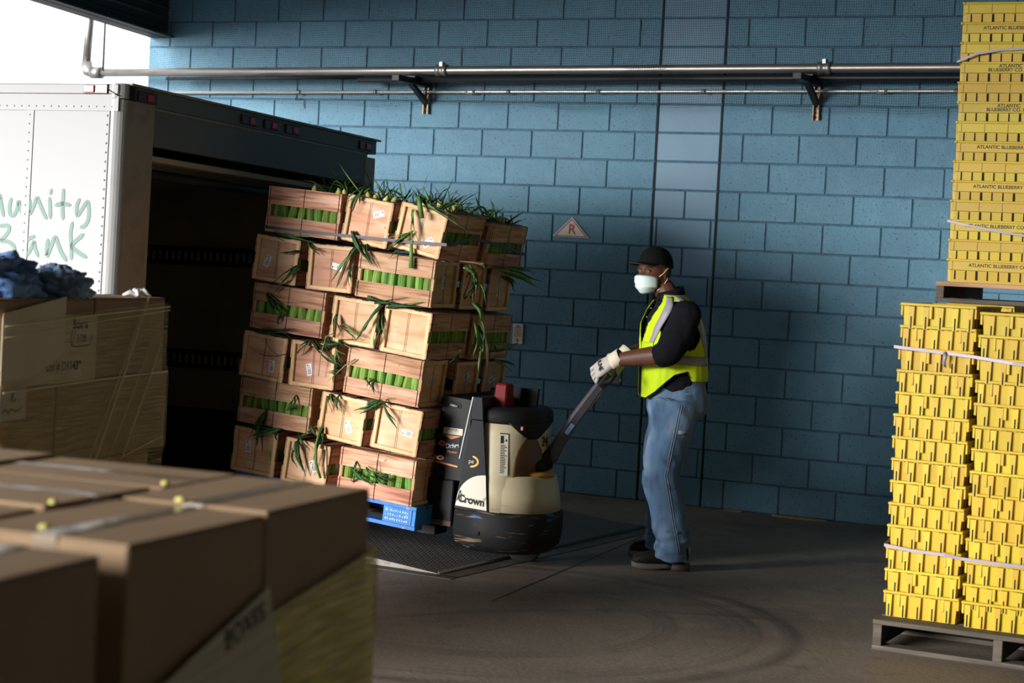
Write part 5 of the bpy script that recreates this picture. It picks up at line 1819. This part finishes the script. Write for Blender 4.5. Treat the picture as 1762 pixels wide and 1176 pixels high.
def limb(mb, pts, radii, n=16, ref=None, pw=2.1):
    """tapered limb through pts; radii = (along ref, across)"""
    pts = [V3(p) for p in pts]
    # densify with a smooth curve
    P, Q = [], []
    for i in range(len(pts) - 1):
        p0, p1, p2, p3 = pts[max(i - 1, 0)], pts[i], pts[i + 1], pts[min(i + 2, len(pts) - 1)]
        for k in range(5):
            q = k / 5
            P.append(0.5 * ((2 * p1) + (p2 - p0) * q + (2 * p0 - 5 * p1 + 4 * p2 - p3) * q * q + (3 * p1 - p0 - 3 * p2 + p3) * q ** 3))
            Q.append((radii[i][0] + (radii[i + 1][0] - radii[i][0]) * q, radii[i][1] + (radii[i + 1][1] - radii[i][1]) * q))
    P.append(pts[-1])
    Q.append(radii[-1])
    rings = []
    r0 = V3(ref) if ref else FW
    for i, p in enumerate(P):
        t_ = (P[min(i + 1, len(P) - 1)] - P[max(i - 1, 0)]).normalized()
        u = (r0 - t_ * r0.dot(t_)).normalized()
        w = t_.cross(u)
        rings.append(oval(p, u, w, Q[i][0], Q[i][1], n, pw))
    mb.loft(rings)


def fused(mb, name, m, voxel, smooth=6, wrinkle=None, parent=None, M=None):
    """union of the overlapping lofts in mb as ONE continuous surface"""
    me = mb.mesh(name, m)
    me.transform(PRI)
    o = bpy.data.objects.new(name, me)
    COL.objects.link(o)
    r_ = o.modifiers.new('remesh', 'REMESH')
    r_.mode = 'VOXEL'
    r_.voxel_size = voxel
    s_ = o.modifiers.new('smooth', 'SMOOTH')
    s_.factor = .5
    s_.iterations = smooth
    dg = bpy.context.evaluated_depsgraph_get()
    m2 = bpy.data.meshes.new_from_object(o.evaluated_get(dg))
    bpy.data.objects.remove(o)
    bpy.data.meshes.remove(me)
    m2.name = name
    m2.materials.clear()
    m2.materials.append(m)
    if wrinkle:
        nr = [v.normal.copy() for v in m2.vertices]
        for v, n_ in zip(m2.vertices, nr):
            v.co = v.co + n_ * wrinkle(PR @ v.co)
    for p_ in m2.polygons:
        p_.use_smooth = True
        p_.material_index = 0
    m2.update()
    ob = bpy.data.objects.new(name, m2)
    COL.objects.link(ob)
    if parent is not None:
        ob.parent = parent
    return ob


def add_mesh(mb, name, m, parent):
    me = mb.mesh(name, m)
    me.transform(PRI)
    return link(name, me, parent)


# ---- joints
PEL, WST, CHS, UCH, NCK = V3((3.215, -2.69, .95)), V3((3.205, -2.69, 1.10)), V3((3.185, -2.70, 1.30)), V3((3.18, -2.70, 1.42)), V3((3.16, -2.71, 1.50))
SHL, ELL, WRL = V3((3.318, -2.855, 1.425)), V3((3.262, -2.985, 1.200)), V3((2.955, -2.965, 1.150))
SHR, ELR, WRR = V3((3.045, -2.555, 1.425)), V3((2.965, -2.50, 1.19)), V3((2.925, -2.76, 1.165))
HPL, KNL, ANL = V3((3.255, -2.79, .92)), V3((3.205, -2.83, .53)), V3((3.305, -2.82, .10))
HPR, KNR, ANR = V3((3.17, -2.60, .92)), V3((3.085, -2.52, .53)), V3((3.10, -2.425, .10))
FF = V3((-.42, -.905, 0)).normalized()       # the way his face points
FL = V3((-FF.y, FF.x, 0))
HC = V3((3.068, -2.725, 1.648))              # head centre at ear level
HR = Matrix((( FF.x, FL.x, 0, HC.x), (FF.y, FL.y, 0, HC.y), (0, 0, 1, HC.z), (0, 0, 0, 1))) @ RY(-2)


def head_rings():
    tab = [(-.122, .074, .022, .022), (-.112, .088, .0, .038), (-.092, .094, -.020, .052), (-.070, .097, -.045, .062), (-.045, .096, -.072, .069), (-.020, .094, -.088, .073),
           (0.0, .089, -.095, .0755), (.022, .095, -.100, .0765), (.045, .094, -.102, .077), (.070, .086, -.097, .073), (.092, .068, -.082, .061), (.108, .042, -.055, .042), (.117, .014, -.024, .018)]
    rings = []
    n = 36
    for z, fr, bk, hw in tab:
        c, r_ = (fr + bk) / 2, (fr - bk) / 2
        ring = []
        for k in range(n):
            a = 2 * PI * k / n
            ca, sa = math.cos(a), math.sin(a)
            x = c + r_ * math.copysign(abs(ca) ** .92, ca)
            y = hw * math.copysign(abs(sa) ** .88, sa)
            if x > c:
                g = lambda y0, w: math.exp(-((y - y0) / w) ** 2)
                h = lambda z0, w: math.exp(-((z - z0) / w) ** 2)
                x += .026 * g(0, .016) * h(-.036, .017) + .014 * g(0, .011) * h(-.012, .018)       # nose
                x += .006 * (g(.03, .022) + g(-.03, .022)) * h(.024, .012)                          # brows
                x -= .013 * (g(.032, .017) + g(-.032, .017)) * h(.0, .013)                          # sockets
                x += .006 * (g(.042, .02) + g(-.042, .02)) * h(-.03, .018)                          # cheekbones
                x += .008 * g(0, .028) * h(-.072, .014)                                             # lips
            ring.append(HR @ V3((x, y, z)))
        rings.append(ring)
    return rings


# ---- one continuous body: head, neck, trunk, arms, legs
b = MB()
b.loft(head_rings())
limb(b, [NCK + V3((.0, 0, -.06)), NCK + V3((-.015, 0, .03)), HC + V3((.025, .02, -.06)), HC + V3((.02, .01, 0))], [(.07, .075), (.062, .064), (.060, .060), (.06, .055)])
b.loft([oval(PEL + V3((0, 0, -.06)), FW, LW, .10, .14), oval(PEL, FW, LW, .125, .16), oval(WST, FW, LW, .135, .155), oval(CHS, FW, LW, .13, .17), oval(UCH, FW, LW, .10, .18), oval(NCK, FW, LW, .06, .09), oval(NCK + V3((0, 0, .04)), FW, LW, .055, .06)])
for sh_, el, wr in ((SHL, ELL, WRL), (SHR, ELR, WRR)):
    limb(b, [sh_ + V3((0, 0, .01)), sh_ * .55 + el * .45, el], [(.058, .058), (.054, .056), (.050, .050)])
    fd = (wr - el).normalized()
    limb(b, [el - fd * .052, el - fd * .035, el - fd * .005, el * .72 + wr * .28, wr * .78 + el * .22, wr, wr + fd * .03], [(.012, .012), (.038, .036), (.050, .048), (.056, .051), (.042, .042), (.031, .033), (.024, .026)], ref=(0, 0, 1))
for hp, kn, an in ((HPL, KNL, ANL), (HPR, KNR, ANR)):
    limb(b, [hp + V3((0, 0, .03)), hp * .5 + kn * .5, kn, kn * .55 + an * .45, an, an + V3((0, 0, -.06))], [(.095, .09), (.08, .075), (.062, .06), (.058, .055), (.042, .042), (.042, .042)])
# ears
for s in (-1, 1):
    e = MB()
    rr = []
    for t, w, l in ((-.004, .012, .022), (.004, .017, .031), (.012, .018, .033), (.016, .012, .026)):
        rr.append([HR @ V3((-.012 + w * math.cos(2 * PI * k / 12) - .004, s * (.070 + t), -.004 + l * math.sin(2 * PI * k / 12))) for k in range(12)])
    b.loft(rr)
person = fused(b, 'person', m_skin, .0048, 4)
person.matrix_basis = PR
tag(person, 'man in black cap, face mask and lime safety vest gripping the jack handle', 'person')

# ---- face details
for s in (-1, 1):
    e = MB()
    c = V3((.077, s * .032, .0))
    rings = [[c + V3((.0125 * math.cos(ph), .0125 * math.sin(ph) * math.cos(2 * PI * k / 14), .0125 * math.sin(ph) * math.sin(2 * PI * k / 14))) for k in range(14)] for ph in [PI * (i + .25) / 10.5 for i in range(11)]]
    e.loft(rings, M=HR)
    ey = add_mesh(e, 'eye', m_eyew, person)
    e = MB()
    c2 = c + V3((.0085, .001, -.0005))
    e.loft([[c2 + V3((d_, r_ * math.cos(2 * PI * k / 12), r_ * math.sin(2 * PI * k / 12))) for k in range(12)] for d_, r_ in ((-.004, .0066), (.0015, .0060), (.0035, .0035), (.0041, .001))], M=HR)
    add_mesh(e, 'iris', m_iris, ey)
    e = MB()
    lid = [V3((.0895 - .35 * abs(t) ** 2 * .03, s * (.032 + t * .020), .0085 - .005 * t * t * 2)) for t in (-1, -.6, -.2, .2, .6, 1)]
    e.tube([HR @ q for q in lid], [.002, .0036, .0042, .0042, .0036, .002], 8)
    add_mesh(e, 'eyelid', m_skin, person)
    e = MB()
    br_ = [V3((.0965 - .018 * abs(t) ** 2, s * (.034 + t * .024), .022 + .004 * (1 - t * t) - (.002 if t * s < 0 else 0))) for t in (-1, -.5, 0, .5, 1)]
    e.tube([HR @ q for q in br_], [.0018, .0035, .0038, .0032, .0014], 7)
    add_mesh(e, 'eyebrow', m_hair, person)
# short hair below the cap
b = MB()
rings = []
for z, ex in ((-.045, .0), (-.03, .0035), (.0, .004), (.03, .004), (.05, .004)):
    ring = []
    for k in range(23):
        a = R(100) + R(160) * k / 22
        x = -.004 + .0985 * math.cos(a) * 1.0
        y = .0765 * math.sin(a)
        if z < -.02:
            x, y = x * .90, y * .93
        if z < -.04:
            x, y = x * .93, y * .95
        ring.append(HR @ V3((x * (1 + ex * 9) - .0, y * (1 + ex * 9), z)))
    rings.append(ring)
b.loft(rings, cap=False, closed=False)
hr = add_mesh(b, 'hair', m_hair, person)
# cap: crown and curved brim
b = MB()
rings = []
for i in range(11):
    t = i / 10
    z = .038 + .104 * math.sin(t * PI / 2)
    k_ = max(.02, math.cos(t * PI / 2) ** .78)
    rings.append([HR @ V3((-.006 + (.109 if math.cos(2 * PI * k / 32) > 0 else .111) * k_ * math.cos(2 * PI * k / 32) - .008 * t, .0875 * k_ * math.sin(2 * PI * k / 32), z - .010 * (1 - t) * math.cos(2 * PI * k / 32) * (-1))) for k in range(32)])
b.loft(rings)
cp_ = add_mesh(b, 'cap', m_cap, person)
b = MB()
b.lathe([(.001, 0), (.008, .001), (.007, .005), (.001, .007)], 10, M=HR @ T(-.012, 0, .1405))
add_mesh(b, 'cap_button', m_cap, cp_)
top, bot = [], []
n = 14
for r_ in range(6):
    u = r_ / 5
    row = []
    for k in range(n + 1):
        a = -1 + 2 * k / n
        y = .083 * math.sin(a * PI / 2) * (1 - .06 * u)
        x = .094 * math.cos(a * PI / 2 * .92) - .004 + .088 * u * (1 - abs(a) ** 2.6) ** .6
        z = .049 - .004 * (1 - abs(a)) - .013 * (y / .083) ** 2 * (.3 + u) + .006 * u - .010 * u * u
        row.append(V3((x, y, z)))
    top.append(row)
for side, m, dz, nm_ in ((0, m_cap, .0022, 'brim'), (1, m_brim, -.0012, 'brim_underside')):
    vs = [HR @ (q + V3((0, 0, dz))) for row in top for q in row] + [HR @ (q + V3((0, 0, dz - .0022))) for row in top for q in row]
    N_ = 6 * (n + 1)
    fs = []
    for r_ in range(5):
        for k in range(n):
            a = r_ * (n + 1) + k
            fs.append((a, a + 1, a + n + 2, a + n + 1))
            fs.append((N_ + a, N_ + a + n + 1, N_ + a + n + 2, N_ + a + 1))
    for k in range(n):
        a = 5 * (n + 1) + k
        fs.append((a, a + 1, N_ + a + 1, N_ + a))
    b = MB().add(vs, fs, 0, True)
    add_mesh(b, nm_, m, cp_)
# mask: pleated, from nose bridge to under the chin
b = MB()
rows_ = [(-.022, .113, .058), (-.031, .124, .064), (-.040, .128, .067), (-.050, .124, .068), (-.062, .121, .068), (-.074, .119, .067), (-.086, .117, .065), (-.098, .112, .056), (-.110, .105, .046), (-.122, .093, .035), (-.130, .078, .024)]
rings = []
for i, (z, fr, hw) in enumerate(rows_):
    row = []
    pl = .0040 * (1 if i in (4, 7) else (-.9 if i in (5, 8) else 0))
    for k in range(25):
        a = R(-80 + 160 * k / 24)
        x = -.012 + (fr + .012 + pl) * math.cos(a * .93) ** .75
        y = (hw + .006) * math.sin(a) * 1.02
        zz = z + .012 * (abs(a) / R(80)) ** 2 * (1 if i > 6 else -.45)
        row.append(HR @ V3((x, y, zz)))
    rings.append(row)
b.loft(rings, cap=False, closed=False)
mk = add_mesh(b, 'face_mask', m_mask, person)
so = mk.modifiers.new('thickness', 'SOLIDIFY')
so.thickness = .0015
for s in (-1, 1):
    b = MB()
    b.tube([HR @ V3(q) for q in ((.030, s * .073, -.026), (.006, s * .083, -.004), (-.010, s * .089, .018), (-.024, s * .090, .028))], .0026, 6)
    b.tube([HR @ V3(q) for q in ((.024, s * .060, -.104), (.006, s * .074, -.082), (-.010, s * .084, -.055), (-.022, s * .090, -.030))], .0026, 6)
    add_mesh(b, 'ear_loop', m_band, mk)

# ---- shirt: trunk, short sleeves, collar, as one surface
def shirt_wrinkle(p):
    return .004 * mnoise.noise(V3((p.x * 9, p.y * 9, p.z * 14))) + .003 * mnoise.noise(V3((p.x * 22, p.y * 22, p.z * 12)))


b = MB()
b.loft([oval(PEL + V3((0, 0, .04)), FW, LW, .150, .185), oval(WST, FW, LW, .162, .188), oval(CHS, FW, LW, .155, .195), oval(UCH + V3((0, 0, -.02)), FW, LW, .13, .20), oval(UCH + V3((0, 0, .035)), FW, LW, .095, .17), oval(NCK + V3((.005, 0, .0)), FW, LW, .075, .095), oval(NCK + V3((0, 0, .02)), FW, LW, .065, .07)])
limb(b, [SHL + V3((-.02, .02, .005)), SHL + V3((0, -.004, -.005)), SHL * .5 + ELL * .5 + V3((.012, 0, 0)), SHL * .05 + ELL * .95 + V3((.004, 0, .004)), ELL + (WRL - ELL).normalized() * .055 + V3((0, 0, -.004))], [(.075, .07), (.086, .078), (.088, .076), (.078, .070), (.066, .062)])
limb(b, [SHR + V3((.02, -.02, .005)), SHR, SHR * .5 + ELR * .5, SHR * .15 + ELR * .85], [(.07, .07), (.08, .074), (.08, .074), (.080, .072)])
fused(b, 'polo_shirt', m_shirt, .008, 5, shirt_wrinkle, person)
b = MB()
rr = []
for dz, rx, ry, tilt in ((-.012, .080, .088, 0), (.02, .074, .080, .0), (.052, .070, .074, .0), (.055, .079, .083, .0), (.012, .094, .100, 0)):
    ring = []
    for k in range(28):
        a = R(24) + R(312) * k / 27
        ring.append(NCK + V3((.0, .0, dz + .048 * (1 - math.cos(a)) * .5 - .024)) + FW * (rx * math.cos(a) + .004) + LW * (ry * math.sin(a)))
    rr.append(ring)
b.loft(rr, cap=False, closed=False)
co = add_mesh(b, 'collar', m_shirt, person)
co.modifiers.new('thickness', 'SOLIDIFY').thickness = .003
b = MB()
for k in range(2):
    c = NCK + FW * (.10 + k * .022) + V3((0, 0, -.055 - k * .05))
    b.lathe([(.001, 0), (.005, .0), (.005, .003), (.001, .004)], 8, M=Matrix.Translation(c) @ FW.to_track_quat('Z', 'Y').to_matrix().to_4x4())
add_mesh(b, 'button', mat('pale_button', (0.4, 0.4, 0.42), 0.4), person)

# ---- lime vest: open grid round the trunk, armholes and neck cut out
VL = [(.93, (3.205, -2.69), .187, .214), (1.10, (3.200, -2.69), .190, .214), (1.25, (3.190, -2.695), .184, .216), (1.36, (3.183, -2.70), .168, .216), (1.43, (3.180, -2.70), .140, .208),
      (1.475, (3.175, -2.70), .112, .180), (1.505, (3.170, -2.703), .092, .135), (1.528, (3.165, -2.706), .080, .105)]


def vlev(z):
    for (z0, c0, d0, w0), (z1, c1, d1, w1) in zip(VL, VL[1:]):
        if z <= z1:
            t = max(0, (z - z0) / (z1 - z0))
            return (c0[0] + (c1[0] - c0[0]) * t, c0[1] + (c1[1] - c0[1]) * t, d0 + (d1 - d0) * t, w0 + (w1 - w0) * t)
    return (VL[-1][1][0], VL[-1][1][1], VL[-1][2], VL[-1][3])


def vpt(a, z, off=0.0):
    cx_, cy_, d_, w_ = vlev(z)
    ca, sa = math.cos(a), math.sin(a)
    pw = 2 / 2.25
    fold = .006 * mnoise.noise(V3((a * 3.2, z * 7, 4))) + .004 * mnoise.noise(V3((a * 9, z * 5, 9)))
    fold *= (1 if z < 1.4 else .3)
    d_ += off + fold
    w_ += off + fold
    return V3((cx_, cy_, z)) + FW * (d_ * math.copysign(abs(ca) ** pw, ca)) + LW * (w_ * math.copysign(abs(sa) ** pw, sa))


def hem(a):
    a = math.atan2(math.sin(a), math.cos(a))
    q = abs(math.degrees(a))
    pts = ((0, .945), (22, .942), (45, .985), (78, 1.082), (97, 1.105), (104, 1.055), (180, 1.050))
    for (a0, z0), (a1, z1) in zip(pts, pts[1:]):
        if q <= a1:
            return z0 + (z1 - z0) * (q - a0) / (a1 - a0)
    return 1.05


NA, NZ = 144, 52
ZT = 1.526


def vest_keep(a, z):
    q = abs(math.degrees(math.atan2(math.sin(a), math.cos(a))))
    if z > 1.225 and z < 1.490:
        e = ((q - 90) / (40 if z < 1.44 else 36)) ** 2 + ((z - 1.365) / .150) ** 2
        if e < 1:
            return False
    gap = 2.0 if z < 1.24 else 2.0 + ((z - 1.24) / .286) ** 1.2 * 44
    if q < gap:
        return False
    return True


vs, fs = [], []
for i in range(NA):
    a = 2 * PI * i / NA
    for k in range(NZ + 1):
        z = hem(a) + (ZT - hem(a)) * k / NZ
        vs.append(vpt(a, z))
for i in range(NA):
    j = (i + 1) % NA
    for k in range(NZ):
        a = 2 * PI * (i + .5) / NA
        z = hem(a) + (ZT - hem(a)) * (k + .5) / NZ
        if vest_keep(a, z):
            fs.append((i * (NZ + 1) + k, j * (NZ + 1) + k, j * (NZ + 1) + k + 1, i * (NZ + 1) + k + 1))
b = MB().add(vs, fs, 0, True)
me = b.mesh('safety_vest', m_vest)
bm = bmesh.new()
bm.from_mesh(me)
bmesh.ops.delete(bm, geom=[v for v in bm.verts if not v.link_faces], context='VERTS')
bm.to_mesh(me)
bm.free()
me.transform(PRI)
vest = link('safety_vest', me, person)
vest.modifiers.new('thickness', 'SOLIDIFY').thickness = .003


def vstrip(name, fn, n, m, width_fn, off=.0035):
    """tape on the vest: fn(t) -> (a, z), offset sideways by width_fn(t) -> (da, dz)"""
    rows2 = []
    for i in range(n + 1):
        a, z = fn(i / n)
        da, dz = width_fn(i / n)
        rows2.append([vpt(a - da, z - dz, off), vpt(a - da / 3, z - dz / 3, off), vpt(a + da / 3, z + dz / 3, off), vpt(a + da, z + dz, off)])
    q = MB().loft(rows2, cap=False, closed=False)
    o = add_mesh(q, name, m, vest)
    o.modifiers.new('thickness', 'SOLIDIFY').thickness = .0012
    return o


for s in (1, -1):
    vstrip('reflective_tape', lambda t: (s * R(72 + 108 * t), 1.172 - .012 * t), 40, m_refl, lambda t: (0, .025))
    vstrip('reflective_tape', lambda t: (s * R(34 + 34 * t), 1.255 + .262 * t), 24, m_refl, lambda t: (R(5 + 7 * t), .0))
    vstrip('reflective_tape', lambda t: (s * R(146 - 50 * t * t), 1.15 + .372 * t), 30, m_refl, lambda t: (R(6.5 + 7 * t), .0))
    vstrip('edge_binding', lambda t: (s * R(2.2 + 100 * t), hem(R(2.2 + 100 * t)) + .003), 50, m_shirt, lambda t: (0, .0035), .002)
    vstrip('edge_binding', lambda t: (s * R(2.3), .95 + .23 * t), 20, m_shirt, lambda t: (R(.9), 0), .002)
# chest pocket on his left
vstrip('chest_pocket', lambda t: (R(14 + 26 * t), 1.215), 10, m_vest, lambda t: (0, .045), .005)

# ---- jeans
def denim_wrinkle(p):
    w = .007 * mnoise.noise(V3((p.x * 8, p.y * 8, p.z * 5))) + .010 * mnoise.noise(V3((p.x * 13 + p.z * 7, p.y * 13, p.z * 11)))
    if p.z < .22:
        w += .014 * mnoise.noise(V3((p.x * 10, p.y * 10, p.z * 34)))
    if .45 < p.z < .64:
        w += .009 * mnoise.noise(V3((p.x * 12, p.y * 12, p.z * 26 + p.x * 12)))
    return w


b = MB()
LG = V3((-.92, -.39, 0)).normalized()
b.loft([oval(PEL + V3((.005, 0, -.12)), FW, LW, .13, .165), oval(PEL + V3((.02, .005, -.06)), FW, LW, .170, .187), oval(PEL + V3((.022, .005, .0)), FW, LW, .176, .188), oval(PEL + V3((.01, 0, .07)), FW, LW, .160, .180), oval(WST + V3((0, 0, -.02)), FW, LW, .150, .172)])
for hp, kn, an, of in ((HPL, KNL, ANL, V3((.01, 0, 0))), (HPR, KNR, ANR, V3((.0, 0, 0)))):
    limb(b, [hp + V3((.01, 0, .02)), hp * .62 + kn * .38 + V3((.012, 0, 0)), kn + V3((.008, 0, 0)), kn * .55 + an * .45 + V3((.012, 0, 0)), an + V3((-.008, 0, .075)), an + V3((-.012, 0, -.045))],
         [(.130, .108), (.122, .105), (.105, .096), (.102, .092), (.100, .088), (.112, .094)], ref=LG, n=20)
jeans = fused(b, 'jeans', m_jean, .008, 5, denim_wrinkle, person)


def on_jeans(p, d_):
    """nearest surface point of the jeans seen from direction d_"""
    o = PRI @ V3(p)
    ok, loc, nrm, _ = jeans.ray_cast(o + V3(d_) * .5, -V3(d_))
    return (PR @ (loc + nrm * .0018)) if ok else V3(p)


side = V3((.34, -.94, 0))
for off in (-.006, .006):
    pts = [on_jeans((HPL * (1 - t) + KNL * t if t <= 1 else KNL * (2 - t) + ANL * (t - 1)) + V3((.035 + off, .01, 0)), side) for t in [i / 12 for i in range(0, 25)]]
    b = MB().tube(pts, .0016, 5)
    add_mesh(b, 'side_seam', m_seamj, jeans)
for pts0 in ([(3.17, -2.85, 1.02), (3.20, -2.85, .965), (3.25, -2.85, .945)], [(3.33, -2.83, .985), (3.42, -2.78, .975)], [(3.33, -2.83, .985), (3.335, -2.83, .80)]):
    b = MB().tube([on_jeans(q, side) for q in pts0], .0022, 5)
    add_mesh(b, 'pocket_seam', m_seamj, jeans)
b = MB()
hl = [on_jeans(q, side) + side * .006 for q in ((3.30, -2.83, .775), (3.33, -2.83, .772), (3.36, -2.83, .782))]
b.tube(hl, [.012, .013, .011], 6, flat=.3, up=side)
add_mesh(b, 'hammer_loop', m_seamj, jeans)

# ---- boots
def boot(heel, toe):
    heel, toe = V3((heel[0], heel[1], 0)), V3((toe[0], toe[1], 0))
    d_ = (toe - heel)
    ln = d_.length
    d_.normalize()
    sd_ = V3((-d_.y, d_.x, 0))
    def ring(t, z0, z1, w, n=16, pw=2.6):
        c = heel + d_ * (ln * t)
        out = []
        for k in range(n):
            a = 2 * PI * k / n
            ca, sa = math.cos(a), math.sin(a)
            out.append(c + sd_ * (w * math.copysign(abs(ca) ** (2 / pw), ca)) + UP * ((z0 + z1) / 2 + (z1 - z0) / 2 * math.copysign(abs(sa) ** (2 / pw), sa)))
        return out
    u = MB()
    u.loft([ring(.02, .03, .12, .030), ring(.06, .03, .17, .040), ring(.18, .03, .19, .045), ring(.34, .03, .18, .046), ring(.45, .03, .145, .046), ring(.58, .028, .118, .047), ring(.74, .026, .098, .050), ring(.88, .026, .086, .047), ring(.96, .028, .07, .036), ring(.99, .03, .055, .02)])
    up_ = add_mesh(u, 'boot', m_boot, person)
    s_ = MB()
    s_.loft([ring(.30, .012, .036, .044, pw=6), ring(.42, .012, .036, .045, pw=6), ring(.60, .002, .036, .051, pw=6), ring(.76, .001, .036, .054, pw=6), ring(.90, .004, .038, .049, pw=6), ring(.985, .012, .042, .034, pw=6), ring(1.0, .018, .040, .02, pw=6)])
    add_mesh(s_, 'sole', m_sole, up_)
    h_ = MB()
    h_.loft([ring(-.01, .001, .045, .028, pw=6), ring(.02, .0, .045, .040, pw=6), ring(.15, .0, .04, .046, pw=6), ring(.315, .0, .036, .045, pw=6)])
    add_mesh(h_, 'heel', m_heel, up_)
    l_ = MB()
    for k in range(3):
        c = heel + d_ * (ln * (.47 + .07 * k)) + UP * (.140 - .013 * k)
        l_.tube([c - sd_ * .028 - UP * .006, c + UP * .003, c + sd_ * .028 - UP * .006], .003, 6)
    add_mesh(l_, 'lace', m_sole, up_)


boot((3.392, -2.785), (3.100, -2.915))
boot((3.195, -2.382), (2.915, -2.500))

# ---- gloved hands closed on the control head
def hand(wr, x_, z_, thumb_sign, curl, text=None, sc=1.28):
    """wr wrist; x_ toward the knuckles; z_ back of the hand"""
    x_ = V3(x_).normalized()
    z_ = V3(z_)
    z_ = (z_ - x_ * z_.dot(x_)).normalized()
    y_ = x_.cross(z_) * thumb_sign          # toward the thumb
    b_ = MB()
    P = lambda a, b2, c2: V3(wr) + x_ * a * sc + y_ * b2 * sc + z_ * c2 * sc
    def sec(a, w, t, dy=0, dz=0):
        return [P(a, dy + w * math.copysign(abs(math.cos(q)) ** .8, math.cos(q)), dz + t * math.copysign(abs(math.sin(q)) ** .8, math.sin(q))) for q in [2 * PI * k / 16 for k in range(16)]]
    b_.loft([sec(-.01, .030, .024), sec(.015, .034, .024), sec(.045, .042, .022, .0, .002), (sec(.075, .046, .020, -.001, .003)), sec(.098, .044, .015, -.002, .002), sec(.106, .038, .010, -.002, 0)])
    tips = []
    for i, (off, l1, l2, l3, r_) in enumerate(((.034, .042, .027, .022, .0118), (.011, .047, .031, .023, .0122), (-.011, .044, .029, .022, .0116), (-.034, .037, .025, .021, .0108))):
        p = P(.085, off, .003)
        ang = 0
        pts = [P(.065, off * .85, .002), p]
        cg = curl[i]
        for l, da in ((l1, cg[0]), (l2, cg[1]), (l3, cg[2])):
            ang += da
            dirv = x_ * math.cos(R(ang)) - z_ * math.sin(R(ang)) + y_ * (off * 4.2)
            p = p + dirv.normalized() * l * sc
            pts.append(p)
        b_.tube(pts, [r_ * q_ * sc * .80 for q_ in (.9, 1.06, 1.03, .97, .78)], 12)
        tips.append(p)
    # thumb leaves the side of the palm near its base
    t0, t1 = P(.022, .026, -.006), P(.050, .052, -.020)
    t2, t3 = P(.078, .056, -.042), P(.096, .044, -.060)
    b_.tube([t0, t1, t2, t3], [q_ * sc for q_ in (.016, .0155, .0135, .0105)], 12)
    g = fused(b_, 'glove', m_glove, .003, 2, None, person)
    c_ = MB()
    c_.loft([[P(a, (w + .001 * (k % 2)) * math.cos(2 * PI * k / 28), (t_ + .001 * (k % 2)) * math.sin(2 * PI * k / 28)) for k in range(28)] for a, w, t_ in ((-.036, .035, .033), (-.034, .038, .036), (-.012, .037, .034), (.006, .038, .031), (.018, .040, .029))], cap=False)
    cf = add_mesh(c_, 'cuff', m_glovec, g)
    cf.modifiers.new('thickness', 'SOLIDIFY').thickness = .003
    for i, p in enumerate(tips):
        pass
    if text:
        Mt = Matrix(((-y_.x, -x_.x, z_.x, 0), (-y_.y, -x_.y, z_.y, 0), (-y_.z, -x_.z, z_.z, 0), (0, 0, 0, 1)))
        me_ = text_mesh(text, .036, m_ink, bold=.0008).copy()
        c0 = P(.064, -.002, .0255)
        me_.transform(Matrix.Translation(c0) @ Mt @ RZ(0))
        me_.transform(PRI)
        link('lettering', me_, g)
    return g


hand(WRL, (-.82, .0, -.54), (-.34, -.76, .54), 1, [(16, 44, 28), (20, 48, 30), (24, 52, 32), (30, 56, 34)], 'ULINE')
hand(WRR, (-.50, -.40, -.70), (.35, .45, .62), -1, [(30, 50, 30), (34, 55, 30), (38, 58, 32), (42, 60, 34)])
